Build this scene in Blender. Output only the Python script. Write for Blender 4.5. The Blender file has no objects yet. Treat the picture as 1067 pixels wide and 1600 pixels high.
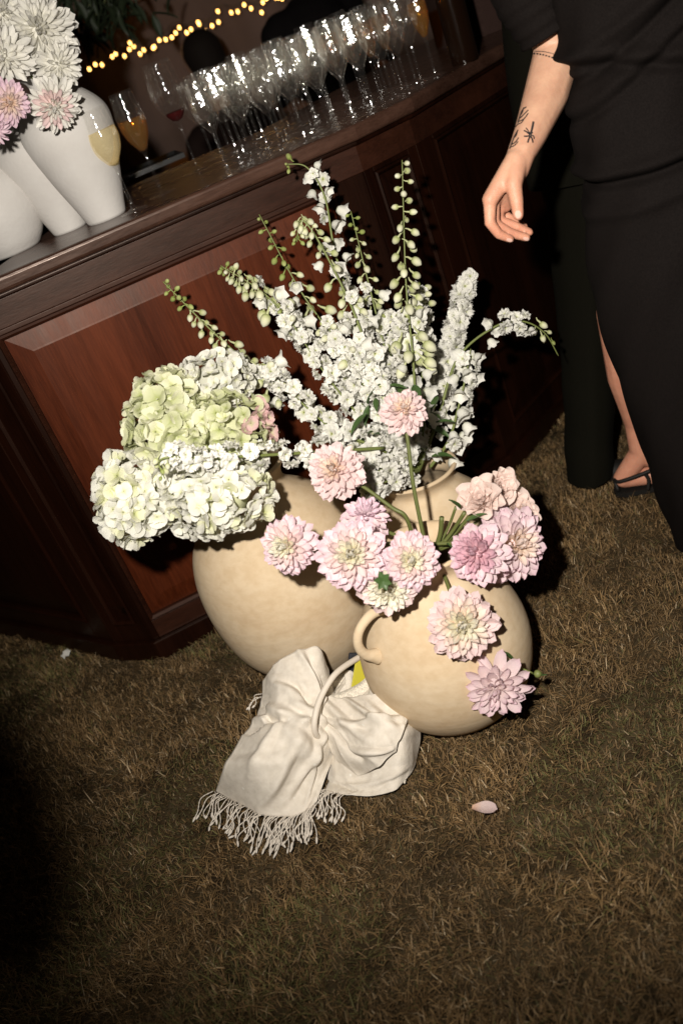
import bpy, bmesh, math, random
import numpy as np
from mathutils import Vector, Matrix, Quaternion
from mathutils.bvhtree import BVHTree
random.seed(7); rng = np.random.default_rng(7)
scene = bpy.context.scene
col = scene.collection
PI = math.pi
def R(d): return math.radians(d)

# ------------------------------------------------------------------ camera
W0, H0, F0, CH = 1067., 1600., 1500., 1.45           # photograph size, focal length in its pixels, camera height
_d = Vector((1580 - W0/2, 3420 - H0/2, F0)).normalized()   # straight down, seen by the camera (x right, y down, z ahead)
_up = -_d
_Y = (Vector((0, 0, 1)) - _up * _up.z).normalized()
_X = _Y.cross(_up)
CAMR = Matrix((_X, _Y, _up))                          # camera axes -> world
def ray(px, py): return CAMR @ Vector((px - W0/2, py - H0/2, F0))
def P(px, py, Y=None, z=None, dist=None):
    r = ray(px, py)
    if z is not None: t = (z - CH) / r.z
    elif Y is not None: t = Y / r.y
    else: t = dist / F0
    return Vector((0, 0, CH)) + r * t
def depth(p): return (CAMR.transposed() @ (Vector(p) - Vector((0, 0, CH)))).z
def pxm(n, p): return n * depth(p) / F0                # n photo pixels at point p, in metres

cam_d = bpy.data.cameras.new('camera'); cam = bpy.data.objects.new('camera', cam_d); col.objects.link(cam)
cx, cy_, cz = CAMR @ Vector((1, 0, 0)), CAMR @ Vector((0, -1, 0)), CAMR @ Vector((0, 0, -1))
cam.matrix_world = Matrix(((cx.x, cy_.x, cz.x, 0), (cx.y, cy_.y, cz.y, 0), (cx.z, cy_.z, cz.z, CH), (0, 0, 0, 1)))
cam_d.sensor_fit = 'VERTICAL'; cam_d.sensor_height = 36; cam_d.lens = 36 * F0 / H0
cam_d.clip_start = 0.02; cam_d.clip_end = 200
cam_d.dof.use_dof = True; cam_d.dof.focus_distance = 2.08; cam_d.dof.aperture_fstop = 2.4
scene.camera = cam

# ------------------------------------------------------------------ night sky, flash, exposure
w = bpy.data.worlds.new('World'); scene.world = w; w.use_nodes = True
bg = w.node_tree.nodes['Background']; bg.inputs[0].default_value = (1.0, 0.78, 0.5, 1); bg.inputs[1].default_value = 0.006
fl = bpy.data.lights.new('flash', 'SPOT'); flash = bpy.data.objects.new('flash', fl); col.objects.link(flash)
FP = Vector((0, 0, CH)) + CAMR @ Vector((-0.21, -0.17, 0.02))
flash.location = FP
flash.rotation_euler = (P(640, 440, Y=2.2) - FP).to_track_quat('-Z', 'Y').to_euler()
fl.energy = 300; fl.spot_size = R(96); fl.spot_blend = 0.95; fl.shadow_soft_size = 0.026; fl.color = (1.0, 0.935, 0.85)
vs = scene.view_settings; vs.view_transform = 'Standard'; vs.look = 'None'; vs.gamma = 1; vs.exposure = 0; vs.use_curve_mapping = False
cy = scene.cycles; cy.use_denoising = True; cy.max_bounces = 14; cy.transmission_bounces = 10; cy.transparent_max_bounces = 64
cy.diffuse_bounces = 3; cy.glossy_bounces = 4; cy.caustics_reflective = False; cy.caustics_refractive = False
cy.sample_clamp_indirect = 6

# ------------------------------------------------------------------ materials
def nd(nt, t, **k):
    n = nt.nodes.new(t)
    for a, b in k.items():
        if a in n.inputs: n.inputs[a].default_value = b
        else: setattr(n, a, b)
    return n
def ramp(nt, fac, stops):
    r = nt.nodes.new('ShaderNodeValToRGB'); e = r.color_ramp.elements
    while len(e) < len(stops): e.new(0.5)
    for x, (p, c) in zip(e, stops): x.position = p; x.color = (*c, 1)
    nt.links.new(fac, r.inputs[0]); return r.outputs[0]
def mat(name, color=(.5, .5, .5), rough=.6, spec=.5, **k):
    m = bpy.data.materials.new(name); m.use_nodes = True
    b = m.node_tree.nodes['Principled BSDF']
    b.inputs['Base Color'].default_value = (*color, 1); b.inputs['Roughness'].default_value = rough
    b.inputs['Specular IOR Level'].default_value = spec
    for a, v in k.items(): b.inputs[a.replace('_', ' ')].default_value = v
    return m
def bump(m, height, dist=.002, strength=1.0):
    nt = m.node_tree; b = nt.nodes['Principled BSDF']
    n = nd(nt, 'ShaderNodeBump'); n.inputs['Distance'].default_value = dist; n.inputs['Strength'].default_value = strength
    nt.links.new(height, n.inputs['Height']); nt.links.new(n.outputs[0], b.inputs['Normal'])
def noise(nt, scale, detail=4, vec=None, stretch=None, coord='Object', rough=.55):
    tc = nd(nt, 'ShaderNodeTexCoord'); out = tc.outputs[coord]
    if stretch:
        mp = nd(nt, 'ShaderNodeMapping'); mp.inputs['Scale'].default_value = stretch
        nt.links.new(out, mp.inputs[0]); out = mp.outputs[0]
    n = nd(nt, 'ShaderNodeTexNoise'); n.inputs['Scale'].default_value = scale; n.inputs['Detail'].default_value = detail
    n.inputs['Roughness'].default_value = rough
    nt.links.new(out, n.inputs['Vector']); return n.outputs[0]
def mixc(nt, fac, a, b, mode='MIX'):
    m = nd(nt, 'ShaderNodeMix', data_type='RGBA', blend_type=mode)
    for sock, v in ((m.inputs[0], fac), (m.inputs[6], a), (m.inputs[7], b)):
        if hasattr(v, 'links') or hasattr(v, 'is_linked'): nt.links.new(v, sock)
        else: sock.default_value = v if isinstance(v, float) else (*v, 1)
    return m.outputs[2]

def terracotta():
    m = mat('cream_terracotta', rough=.88, spec=.25); nt = m.node_tree; b = nt.nodes['Principled BSDF']
    big = noise(nt, 5.5, 5, stretch=(1, 1, 1.8)); fine = noise(nt, 42, 6, stretch=(1, 1, 1.3))
    c = ramp(nt, big, [(.26, (.49, .36, .225)), (.48, (.545, .42, .272)), (.70, (.60, .485, .335))])
    c2 = mixc(nt, .13, c, ramp(nt, fine, [(.35, (.42, .27, .13)), (.6, (.78, .64, .46))]))
    sp = ramp(nt, noise(nt, 150, 2), [(.66, (0, 0, 0)), (.74, (1, 1, 1))])
    c3 = c2
    nt.links.new(c3, b.inputs['Base Color'])
    lines = noise(nt, 5, 2, stretch=(.35, .35, 14)); s = nd(nt, 'ShaderNodeMath', operation='ADD')
    nt.links.new(lines, s.inputs[0]); nt.links.new(fine, s.inputs[1]); bump(m, s.outputs[0], .0012, .55)
    return m
def plaster():
    m = mat('white_plaster', (.6, .57, .53), .9, .15); nt = m.node_tree
    n1 = noise(nt, 90, 5); bump(m, n1, .0012, .7)
    c = ramp(nt, noise(nt, 7, 4), [(.3, (.52, .495, .465)), (.7, (.60, .58, .55))])
    nt.links.new(c, nt.nodes['Principled BSDF'].inputs['Base Color']); return m
def wood(name, dark, mid, light, rough=.42, axis='z', spec=.6):
    m = mat(name, mid, rough, spec); nt = m.node_tree; b = nt.nodes['Principled BSDF']
    st = (14, 14, .9) if axis == 'z' else (.9, 14, 14)
    g = noise(nt, 3.0, 6, stretch=st, rough=.65); f = noise(nt, 16, 4, stretch=st)
    broad = noise(nt, 1.0, 2, stretch=(7, 7, .25) if axis == 'z' else (.25, 7, 7))
    c = ramp(nt, g, [(.3, dark), (.5, mid), (.72, light)])
    c = mixc(nt, .55, c, ramp(nt, broad, [(.38, dark), (.62, light)]))
    c = mixc(nt, .22, c, ramp(nt, f, [(.4, dark), (.6, light)]))
    nt.links.new(c, b.inputs['Base Color'])
    rr = nd(nt, 'ShaderNodeMapRange'); rr.inputs[3].default_value = rough - .07; rr.inputs[4].default_value = rough + .12
    nt.links.new(g, rr.inputs[0]); nt.links.new(rr.outputs[0], b.inputs['Roughness'])
    b.inputs['Specular Tint'].default_value = (1, .82, .72, 1)
    bump(m, f, .0004, .45)
    return m
def petal_mat(name, stops, trans=.33, attr='t', vein=True):
    m = bpy.data.materials.new(name); m.use_nodes = True; nt = m.node_tree
    for n in list(nt.nodes): nt.nodes.remove(n)
    o = nd(nt, 'ShaderNodeOutputMaterial'); a = nd(nt, 'ShaderNodeAttribute', attribute_name=attr)
    c = ramp(nt, a.outputs['Fac'], stops)
    oi = nd(nt, 'ShaderNodeObjectInfo')
    hv = nd(nt, 'ShaderNodeHueSaturation'); mr = nd(nt, 'ShaderNodeMapRange'); mr.inputs[3].default_value = .84; mr.inputs[4].default_value = 1.04
    nt.links.new(oi.outputs['Random'], mr.inputs[0]); nt.links.new(mr.outputs[0], hv.inputs['Value']); nt.links.new(c, hv.inputs['Color'])
    d = nd(nt, 'ShaderNodeBsdfPrincipled'); d.inputs['Roughness'].default_value = .6; d.inputs['Specular IOR Level'].default_value = .25
    t = nd(nt, 'ShaderNodeBsdfTranslucent'); mx = nd(nt, 'ShaderNodeMixShader'); mx.inputs[0].default_value = trans
    nt.links.new(hv.outputs[0], d.inputs['Base Color']); nt.links.new(hv.outputs[0], t.inputs[0])
    nt.links.new(d.outputs[0], mx.inputs[1]); nt.links.new(t.outputs[0], mx.inputs[2]); nt.links.new(mx.outputs[0], o.inputs[0])
    if vein:
        n = noise(nt, 45, 2, stretch=(6, .5, 1)); bp = nd(nt, 'ShaderNodeBump'); bp.inputs['Distance'].default_value = .0015; bp.inputs['Strength'].default_value = .5
        nt.links.new(n, bp.inputs['Height']); nt.links.new(bp.outputs[0], d.inputs['Normal'])
    return m
M = {}
M['pot'] = terracotta(); M['plaster'] = plaster()
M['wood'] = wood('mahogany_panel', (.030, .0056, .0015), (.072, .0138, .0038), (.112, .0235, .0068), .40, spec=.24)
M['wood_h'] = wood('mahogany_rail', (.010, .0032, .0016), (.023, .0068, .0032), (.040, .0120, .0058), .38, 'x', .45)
M['wood_d'] = wood('dark_shaded_mahogany', (.004, .0011, .0005), (.009, .0024, .0009), (.015, .0042, .0017), .33, spec=.22)  # dark trim; on the angled side faces the shade is put into its colour
M['wood_top'] = wood('counter_top_wood', (.022, .0095, .006), (.045, .021, .014), (.08, .040, .027), .26, 'x')
M['stem'] = mat('green_stem', (.16, .19, .055), .55); M['stem_d'] = mat('olive_stem', (.10, .115, .03), .55)
M['leaf'] = mat('dark_leaf', (.045, .085, .022), .5)
M['d_core'] = petal_mat('dahlia_core', [(0, (.88, .78, .46)), (.45, (.91, .86, .66)), (1, (.92, .88, .79))])
M['d_peach'] = petal_mat('dahlia_peach', [(0, (.92, .52, .24)), (.4, (.93, .73, .57)), (1, (.92, .78, .73))])
M['d_pink'] = petal_mat('dahlia_pale_pink', [(0, (.88, .60, .48)), (.35, (.89, .73, .71)), (.8, (.87, .69, .72)), (1, (.80, .57, .65))])
M['d_pink2'] = petal_mat('dahlia_blush', [(0, (.88, .55, .38)), (.4, (.88, .70, .66)), (1, (.85, .66, .66))])
M['d_lilac'] = petal_mat('dahlia_lilac', [(0, (.88, .68, .64)), (.4, (.86, .70, .75)), (1, (.80, .58, .68))])
M['d_rose'] = petal_mat('dahlia_rose_pink', [(0, (.84, .44, .28)), (.35, (.80, .50, .55)), (1, (.76, .50, .59))])
M['d_white'] = petal_mat('dahlia_white', [(0, (.78, .72, .40)), (.25, (.88, .86, .76)), (1, (.90, .88, .83))])
M['rose'] = petal_mat('garden_rose', [(0, (.88, .58, .44)), (.5, (.91, .74, .66)), (1, (.90, .72, .65))])
M['hy_white'] = petal_mat('hydrangea_white', [(0, (.70, .71, .42)), (.3, (.85, .845, .74)), (1, (.87, .86, .79))])
M['hy_cream'] = petal_mat('hydrangea_cream', [(0, (.54, .58, .24)), (.3, (.80, .81, .54)), (1, (.86, .85, .66))])
M['hy_green'] = petal_mat('hydrangea_green', [(0, (.40, .45, .16)), (.35, (.62, .65, .37)), (1, (.72, .73, .50))])
M['hy_pink'] = petal_mat('hydrangea_pink_blush', [(0, (.60, .60, .34)), (.4, (.78, .58, .52)), (1, (.80, .48, .50))])
M['del'] = petal_mat('delphinium_white', [(0, (.52, .56, .20)), (.28, (.84, .84, .72)), (1, (.90, .885, .83))], .25)
M['bud'] = petal_mat('delphinium_bud', [(0, (.34, .39, .13)), (.45, (.64, .65, .40)), (1, (.74, .73, .56))], .15, vein=False)
M['tip'] = petal_mat('delphinium_green_tip', [(0, (.22, .27, .06)), (1, (.36, .40, .15))], .1, vein=False)

# ------------------------------------------------------------------ builders
def link(o, parent=None):
    col.objects.link(o)
    if parent is not None: o.parent = parent
    return o
def tag(o, label, cat, group=None, kind=None):
    if label: o['label'] = label
    if cat: o['category'] = cat
    if group: o['group'] = group
    if kind: o['kind'] = kind
    return o
def thing(name, label, cat, loc=(0, 0, 0), group=None, rot=None):
    o = bpy.data.objects.new(name, None); o.empty_display_size = .05; link(o); o.location = loc
    if rot: o.rotation_euler = rot
    return tag(o, label, cat, group)
def mesh_obj(name, verts, faces, m, parent=None, smooth=True, t=None):
    me = bpy.data.meshes.new(name); me.from_pydata([tuple(v) for v in verts], [], faces)
    if smooth: me.polygons.foreach_set('use_smooth', [True] * len(me.polygons))
    if t is not None:
        a = me.attributes.new('t', 'FLOAT', 'POINT'); a.data.foreach_set('value', list(t))
    if m: me.materials.append(m)
    me.update(); o = bpy.data.objects.new(name, me); return link(o, parent)
def inst(name, me, parent, mw):
    o = bpy.data.objects.new(name, me); link(o, parent); o.matrix_local = mw; return o
def bm_obj(name, bm, m, parent=None, smooth=False):
    me = bpy.data.meshes.new(name); bm.normal_update(); bm.to_mesh(me); bm.free()
    if smooth: me.polygons.foreach_set('use_smooth', [True] * len(me.polygons))
    if m: me.materials.append(m)
    o = bpy.data.objects.new(name, me); return link(o, parent)
def smooth_path(pts, n):
    pts = [Vector(p) for p in pts]
    if len(pts) == 2: return [pts[0].lerp(pts[1], i / n) for i in range(n + 1)]
    out = []; q = [pts[0] * 2 - pts[1]] + pts + [pts[-1] * 2 - pts[-2]]; ns = len(pts) - 1
    for i in range(n + 1):
        u = i / n * ns; k = min(int(u), ns - 1); f = u - k; a, b, c, d = q[k:k + 4]
        out.append(.5 * ((2 * b) + (c - a) * f + (2 * a - 5 * b + 4 * c - d) * f * f + (3 * b - a - 3 * c + d) * f ** 3))
    return out
def tube_data(path, r0, r1, ns=7, rad=None):
    V, Fc = [], []; n = len(path); a = None
    for i, p in enumerate(path):
        tn = (path[min(i + 1, n - 1)] - path[max(i - 1, 0)]).normalized()
        if a is None: a = tn.cross(Vector((.31, .2, .93)))
        else: a = a - tn * a.dot(tn)
        a = a.normalized() if a.length > 1e-4 else tn.orthogonal().normalized(); b = tn.cross(a)
        r = rad(i / (n - 1)) if rad else r0 + (r1 - r0) * i / (n - 1)
        for k in range(ns):
            V.append(p + (a * math.cos(2 * PI * k / ns) + b * math.sin(2 * PI * k / ns)) * r)
    for i in range(n - 1):
        for k in range(ns):
            Fc.append((i * ns + k, i * ns + (k + 1) % ns, (i + 1) * ns + (k + 1) % ns, (i + 1) * ns + k))
    Fc.append(tuple(range(ns))[::-1]); Fc.append(tuple((n - 1) * ns + k for k in range(ns)))
    return V, Fc
def tube(name, path, r0, r1, m, parent=None, ns=7, n=None, rad=None, origin=None):
    pp = smooth_path(path, n or 6 * (len(path) - 1))
    if origin is not None: pp = [p - Vector(origin) for p in pp]
    V, Fc = tube_data(pp, r0, r1, ns, rad); return mesh_obj(name, V, Fc, m, parent)
def lathe_data(prof, ns=48, wob=0):
    V, Fc = [], []; n = len(prof)
    for i, (r, z) in enumerate(prof):
        for k in range(ns):
            a = 2 * PI * k / ns
            rr = r * (1 + wob * (math.sin(3 * a + z * 9) * .5 + math.sin(2 * a - z * 14 + 1) * .5)) if wob else r
            V.append((rr * math.cos(a), rr * math.sin(a), z))
    for i in range(n - 1):
        for k in range(ns):
            Fc.append((i * ns + k, i * ns + (k + 1) % ns, (i + 1) * ns + (k + 1) % ns, (i + 1) * ns + k))
    return V, Fc
def spline_prof(prof, n):
    return [(max(p.x, 1e-4), p.y) for p in smooth_path([Vector((r, z, 0)) for r, z in prof], n)]
def lathe(name, prof, m, parent=None, ns=48, wob=0, cap=True):
    V, Fc = lathe_data(prof, ns, wob)
    if cap: Fc.append(tuple(range(ns))[::-1])
    return mesh_obj(name, V, Fc, m, parent)
def frame(zdir, spin=0., loc=(0, 0, 0), s=1.):
    q = Vector(zdir).normalized().to_track_quat('Z', 'Y')
    return Matrix.Translation(loc) @ (q.to_matrix() @ Matrix.Rotation(spin, 3, 'Z')).to_4x4() @ Matrix.Scale(s, 4)

# ------------------------------------------------------------------ ground
def lawn():
    n = 120; xs = np.linspace(-9, 9, n); ys = np.linspace(-3, 15, n)
    V = [(x, y, .006 * math.sin(x * 5.1 + y * 2) * math.sin(y * 4.3 - x) - .004) for y in ys for x in xs]
    Fc = [(j * n + i, j * n + i + 1, (j + 1) * n + i + 1, (j + 1) * n + i) for j in range(n - 1) for i in range(n - 1)]
    m = mat('dry_soil', (.05, .035, .02), .95, .1); nt = m.node_tree
    nt.links.new(ramp(nt, noise(nt, 9, 6), [(.3, (.018, .012, .006)), (.5, (.045, .032, .016)), (.7, (.075, .056, .030))]), nt.nodes['Principled BSDF'].inputs['Base Color'])
    o = mesh_obj('lawn', V, Fc, m); o['kind'] = 'structure'
lawn()
def grass(n_blades):
    # matted, dry, mown blades; denser where the picture looks
    x = rng.uniform(-1.75, 1.55, n_blades); y = .62 + (3.7 - .62) * rng.random(n_blades) ** 1.15
    def fld(s, k):
        return np.sin(x * s + 1.7 * k + 1.3 * np.sin(y * s * .7 + k)) * np.sin(y * s * 1.1 - .6 * k + 1.1 * np.sin(x * s * .8))
    cl = .5 * fld(9, 1) + .3 * fld(23, 2) + .25 * fld(47, 3)
    ln = rng.uniform(.009, .027, n_blades) * (1 + .5 * cl) * np.where(rng.random(n_blades) < .03, 1.8, 1); wd = rng.uniform(.0005, .0013, n_blades)
    az = rng.uniform(0, 2 * PI, n_blades) * .8 + 2.0 * fld(8, 5) + 2.2 * fld(21, 6)
    el = np.clip(rng.normal(.62, .42, n_blades) + .25 * cl, .04, 1.45)
    dx, dy, dz = np.cos(az) * np.cos(el), np.sin(az) * np.cos(el), np.sin(el)
    sx, sy = -np.sin(az), np.cos(az)
    z0 = .006 * np.sin(x * 5.1 + y * 2) * np.sin(y * 4.3 - x) - .004
    z0 = z0 + rng.uniform(0, .010, n_blades)
    b = np.stack([x, y, z0], 1); D = np.stack([dx, dy, dz], 1) * ln[:, None]; S = np.stack([sx, sy, np.zeros_like(sx)], 1) * wd[:, None]
    tw = rng.normal(0, .35, (n_blades, 2)) * ln[:, None]
    mid = b + D * .55 + np.stack([tw[:, 0] * .3, tw[:, 1] * .3, ln * .06], 1); tip = b + D + np.stack([tw[:, 0], tw[:, 1], -ln * .10], 1)
    Vt = np.stack([b - S, b + S, mid + S * .8, mid - S * .8, tip], 1).reshape(-1, 3)
    me = bpy.data.meshes.new('grass'); nv = n_blades * 5
    me.vertices.add(nv); me.vertices.foreach_set('co', Vt.astype('f').ravel())
    o5 = np.arange(n_blades)[:, None] * 5
    lp = (o5 + np.array([0, 1, 2, 3, 3, 2, 4])).ravel()
    me.loops.add(len(lp)); me.loops.foreach_set('vertex_index', lp.astype('i'))
    st = (np.arange(n_blades)[:, None] * 7 + np.array([0, 4])).ravel()
    me.polygons.add(n_blades * 2); me.polygons.foreach_set('loop_start', st.astype('i'))
    me.update(); me.validate()
    u = rng.random(n_blades); pal = np.array([(.200, .126, .054), (.155, .094, .040), (.092, .056, .023), (.29, .20, .105), (.11, .098, .034), (.38, .29, .18)])
    edges = np.array([.32, .62, .86, .955, .985, 1.01]); gsh = np.clip(fld(4, 9), 0, 1) * .10
    idx = np.searchsorted(edges, np.clip(u + gsh * (rng.random(n_blades) < .5), 0, 1))
    idx = np.where((fld(5, 11) > .35) & (rng.random(n_blades) < .35), 4, idx)
    c = pal[idx] * rng.uniform(.6, 1.3, n_blades)[:, None] * (1 + .55 * cl[:, None])
    c4 = np.concatenate([np.repeat(c, 5, 0), np.ones((nv, 1))], 1)
    a = me.attributes.new('blade_color', 'FLOAT_COLOR', 'POINT'); a.data.foreach_set('color', c4.astype('f').ravel())
    m = mat('dry_grass', rough=.7, spec=.3); nt = m.node_tree; at = nd(nt, 'ShaderNodeAttribute', attribute_name='blade_color')
    nt.links.new(at.outputs['Color'], nt.nodes['Principled BSDF'].inputs['Base Color']); me.materials.append(m)
    o = bpy.data.objects.new('grass', me); link(o); tag(o, 'short dry brown mown grass across the lawn', 'grass', kind='stuff')
grass(420000)

# ------------------------------------------------------------------ bar
ZT = 1.119
BODY = [Vector(p) for p in ((-1.42, 3.06), (-.741, 2.383), (-.62, 2.313), (.366, 2.480), (.527, 2.557), (1.35, 3.30))]
def offset(pts, d):
    out = []
    for i, p in enumerate(pts):
        ns = []
        if i > 0: e = (p - pts[i - 1]).normalized(); ns.append(Vector((e.y, -e.x)))
        if i < len(pts) - 1: e = (pts[i + 1] - p).normalized(); ns.append(Vector((e.y, -e.x)))
        n = sum(ns, Vector((0, 0))).normalized(); out.append(p + n * (d / n.dot(ns[0])))
    return out
bar = thing('bar_counter', 'dark mahogany faceted bar with raised panels on its front', 'bar', (BODY[2].x, BODY[2].y, 0))
BO = bar.location.copy()
def prism(name, outer, inner, z0, z1, m, bev=0):
    bm = bmesh.new(); loop = outer + inner[::-1]
    lo = [bm.verts.new((p.x - BO.x, p.y - BO.y, z0)) for p in loop]; hi = [bm.verts.new((p.x - BO.x, p.y - BO.y, z1)) for p in loop]
    k = len(outer); n = len(loop)
    for i in range(n): bm.faces.new((lo[i], lo[(i + 1) % n], hi[(i + 1) % n], hi[i]))
    for i in range(k - 1):
        bm.faces.new((hi[i], hi[i + 1], hi[n - 2 - i], hi[n - 1 - i])); bm.faces.new((lo[i + 1], lo[i], lo[n - 1 - i], lo[n - 2 - i]))
    o = bm_obj(name, bm, m, bar)
    if bev: b = o.modifiers.new('b', 'BEVEL'); b.width = bev; b.segments = 3; b.limit_method = 'ANGLE'; b.angle_limit = R(50)
    return o
inner = offset(BODY, -.60)
prism('countertop', offset(BODY, .030), inner, ZT - .038, ZT, M['wood_top'], .010)
prism('bar_body', offset(BODY, -.024), offset(BODY, -.56), .02, ZT - .0385, M['wood_d'])
prism('cornice', offset(BODY, .014), offset(BODY, -.02), ZT - .050, ZT - .0385, M['wood_d'], .004)
prism('fascia', offset(BODY, .002), offset(BODY, -.022), ZT - .116, ZT - .0505, M['wood_h'], .002)
prism('plinth', offset(BODY, .014), offset(BODY, -.022), 0.0, .062, M['wood_d'], .004)
FZ0, FZ1 = .0625, ZT - .1165
def face_box(name, a, b, u0, u1, z0, z1, d0, d1, m, bev=.002):
    e = (b - a).normalized(); nrm = Vector((e.y, -e.x)); bm = bmesh.new(); vs_ = []
    for z in (z0, z1):
        for (u, d) in ((u0, d0), (u1, d0), (u1, d1), (u0, d1)):
            q = a + e * u + nrm * d; vs_.append(bm.verts.new((q.x - BO.x, q.y - BO.y, z)))
    for f in ((3, 2, 1, 0), (4, 5, 6, 7), (0, 1, 5, 4), (1, 2, 6, 5), (2, 3, 7, 6), (3, 0, 4, 7)): bm.faces.new([vs_[i] for i in f])
    bmesh.ops.recalc_face_normals(bm, faces=bm.faces[:])
    o = bm_obj(name, bm, m, bar); bb = o.modifiers.new('b', 'BEVEL'); bb.width = bev; bb.segments = 2; return o
def panel(a, b, s0, s1, wd, wp, wm, rails=.06):
    L = (b - a).length; e = (b - a).normalized(); nrm = Vector((e.y, -e.x))
    face_box('stile', a, b, 0.001, s0, FZ0, FZ1, -.022, 0, wd); face_box('stile', a, b, L - s1, L - .001, FZ0, FZ1, -.022, 0, wd)
    u0, u1, z0, z1 = s0 + .0005, L - s1 - .0005, FZ0 + rails, FZ1 - .012
    face_box('rail', a, b, u0, u1, FZ0, z0, -.022, 0, wm); face_box('rail', a, b, u0, u1, z1, FZ1, -.022, 0, wm)
    mw = .012
    # raised panel with a sloping fielded border
    bm = bmesh.new(); loops = []
    for (k, dd) in ((mw + .001, -.0215), (mw + .001, -.0125), (mw + .048, -.0050), (mw + .052, -.0042)):
        lp = []
        for (u, z) in ((u0 + k, z0 + k), (u1 - k, z0 + k), (u1 - k, z1 - k), (u0 + k, z1 - k)):
            g = a + e * u + nrm * dd; lp.append(bm.verts.new((g.x - BO.x, g.y - BO.y, z)))
        loops.append(lp)
    for i in range(3):
        for j in range(4): bm.faces.new((loops[i][j], loops[i][(j + 1) % 4], loops[i + 1][(j + 1) % 4], loops[i + 1][j]))
    bm.faces.new(loops[-1]); bmesh.ops.recalc_face_normals(bm, faces=bm.faces[:])
    o = bm_obj('raised_panel', bm, wp, bar)
    # moulding: four mitred strips standing proud
    for (p, q) in (((u0, z0), (u1, z0)), ((u1, z0), (u1, z1)), ((u1, z1), (u0, z1)), ((u0, z1), (u0, z0))):
        bm = bmesh.new(); mid = ((u0 + u1) / 2, (z0 + z1) / 2); rows = []
        for (u, z) in (p, q):
            su = 1 if u < mid[0] else -1; sz = 1 if z < mid[1] else -1; r = []
            for (off, dd) in ((0.0004, -.021), (.0004, .003), (mw * .45, .006), (mw, -.001), (mw, -.021)):
                g = a + e * (u + su * off) + nrm * dd; r.append(bm.verts.new((g.x - BO.x, g.y - BO.y, z + sz * off)))
            rows.append(r)
        for i in range(4): bm.faces.new((rows[0][i], rows[0][i + 1], rows[1][i + 1], rows[1][i]))
        bm.faces.new(rows[0]); bm.faces.new(rows[1][::-1]); bmesh.ops.recalc_face_normals(bm, faces=bm.faces[:])
        bm_obj('moulding', bm, wm, o)
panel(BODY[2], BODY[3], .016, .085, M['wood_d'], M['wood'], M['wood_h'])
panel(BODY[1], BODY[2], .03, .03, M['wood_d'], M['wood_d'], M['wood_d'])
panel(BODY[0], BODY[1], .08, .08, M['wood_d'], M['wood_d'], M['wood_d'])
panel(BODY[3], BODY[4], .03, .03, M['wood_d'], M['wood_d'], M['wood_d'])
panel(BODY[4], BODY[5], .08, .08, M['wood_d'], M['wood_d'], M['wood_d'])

# ------------------------------------------------------------------ terracotta pots
def pot(prof, loc, label, rot=(0, 0, 0), handles=()):
    t = thing('amphora', label, 'pot', loc, rot=rot)
    pr = spline_prof(prof, 60); lip = pr[-1]
    inside = [(max(r - .014, .01), z) for r, z in pr[::-1] if z > .10]
    lathe('pot_body', pr + [(lip[0] - .005, lip[1] + .005), (lip[0] - .011, lip[1] + .002)] + inside, M['pot'], t, 72, .006)
    for pts in handles: tube('handle', pts, .013, .013, M['pot'], t, 14, 34, rad=lambda u: .0098 + .009 * abs(2 * u - 1) ** 4)
    return t
LARGE = (-.180, 2.03, 0); SMALL = (.078, 1.665, 0); BACK = (.20, 2.02, 0)
pot([(.095, 0), (.14, .04), (.19, .12), (.213, .22), (.212, .32), (.190, .40), (.150, .455), (.108, .49), (.088, .515), (.090, .545), (.112, .575)], LARGE,
    'largest cream terracotta pot on the grass, filled with hydrangeas')
E_ = R(7.5)
pot([(.08, 0), (.13, .03), (.172, .09), (.186, .16), (.179, .23), (.148, .30), (.104, .350), (.082, .375), (.082, .398), (.097, .425)], SMALL,
    'smallest round cream terracotta pot in front, holding pink dahlias', (0, E_, 0),
    handles=[[(-.100, -.048, .340), (-.142, -.068, .346), (-.174, -.084, .330), (-.186, -.090, .302), (-.178, -.087, .270), (-.150, -.075, .246)],
             [(.105, .050, .345), (.150, .072, .352), (.186, .090, .335), (.197, .096, .302), (.184, .090, .270), (.150, .075, .252)]])
pot([(.09, 0), (.13, .05), (.162, .13), (.162, .22), (.140, .295), (.102, .345), (.084, .365), (.084, .382), (.100, .405)], BACK,
    'cream terracotta pot with thick rim behind, holding tall white delphiniums')

# ------------------------------------------------------------------ petals and flowers
def grid_petal(L, Wd, nu, nv, shape, zf, name, m):
    V, T, Fc = [], [], []
    for j in range(nv + 1):
        v = j / nv
        for i in range(nu + 1):
            u = 2 * i / nu - 1; hw = shape(v) * Wd / 2
            V.append((u * hw, v * L - (u * u * .03 * L if v > .9 else 0), zf(u, v))); T.append(v)
    for j in range(nv):
        for i in range(nu):
            k = j * (nu + 1) + i; Fc.append((k, k + 1, k + nu + 2, k + nu + 1))
    me = bpy.data.meshes.new(name); me.from_pydata(V, [], Fc); me.polygons.foreach_set('use_smooth', [True] * len(Fc))
    a = me.attributes.new('t', 'FLOAT', 'POINT'); a.data.foreach_set('value', T); me.materials.append(m); return me
def dshape(v): return (.30 + .70 * min(1, v / .55) ** .8) * (1 if v < .6 else math.sqrt(max(.03, 1 - ((v - .6) / .405) ** 2.2)))
_pc = {}
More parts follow.
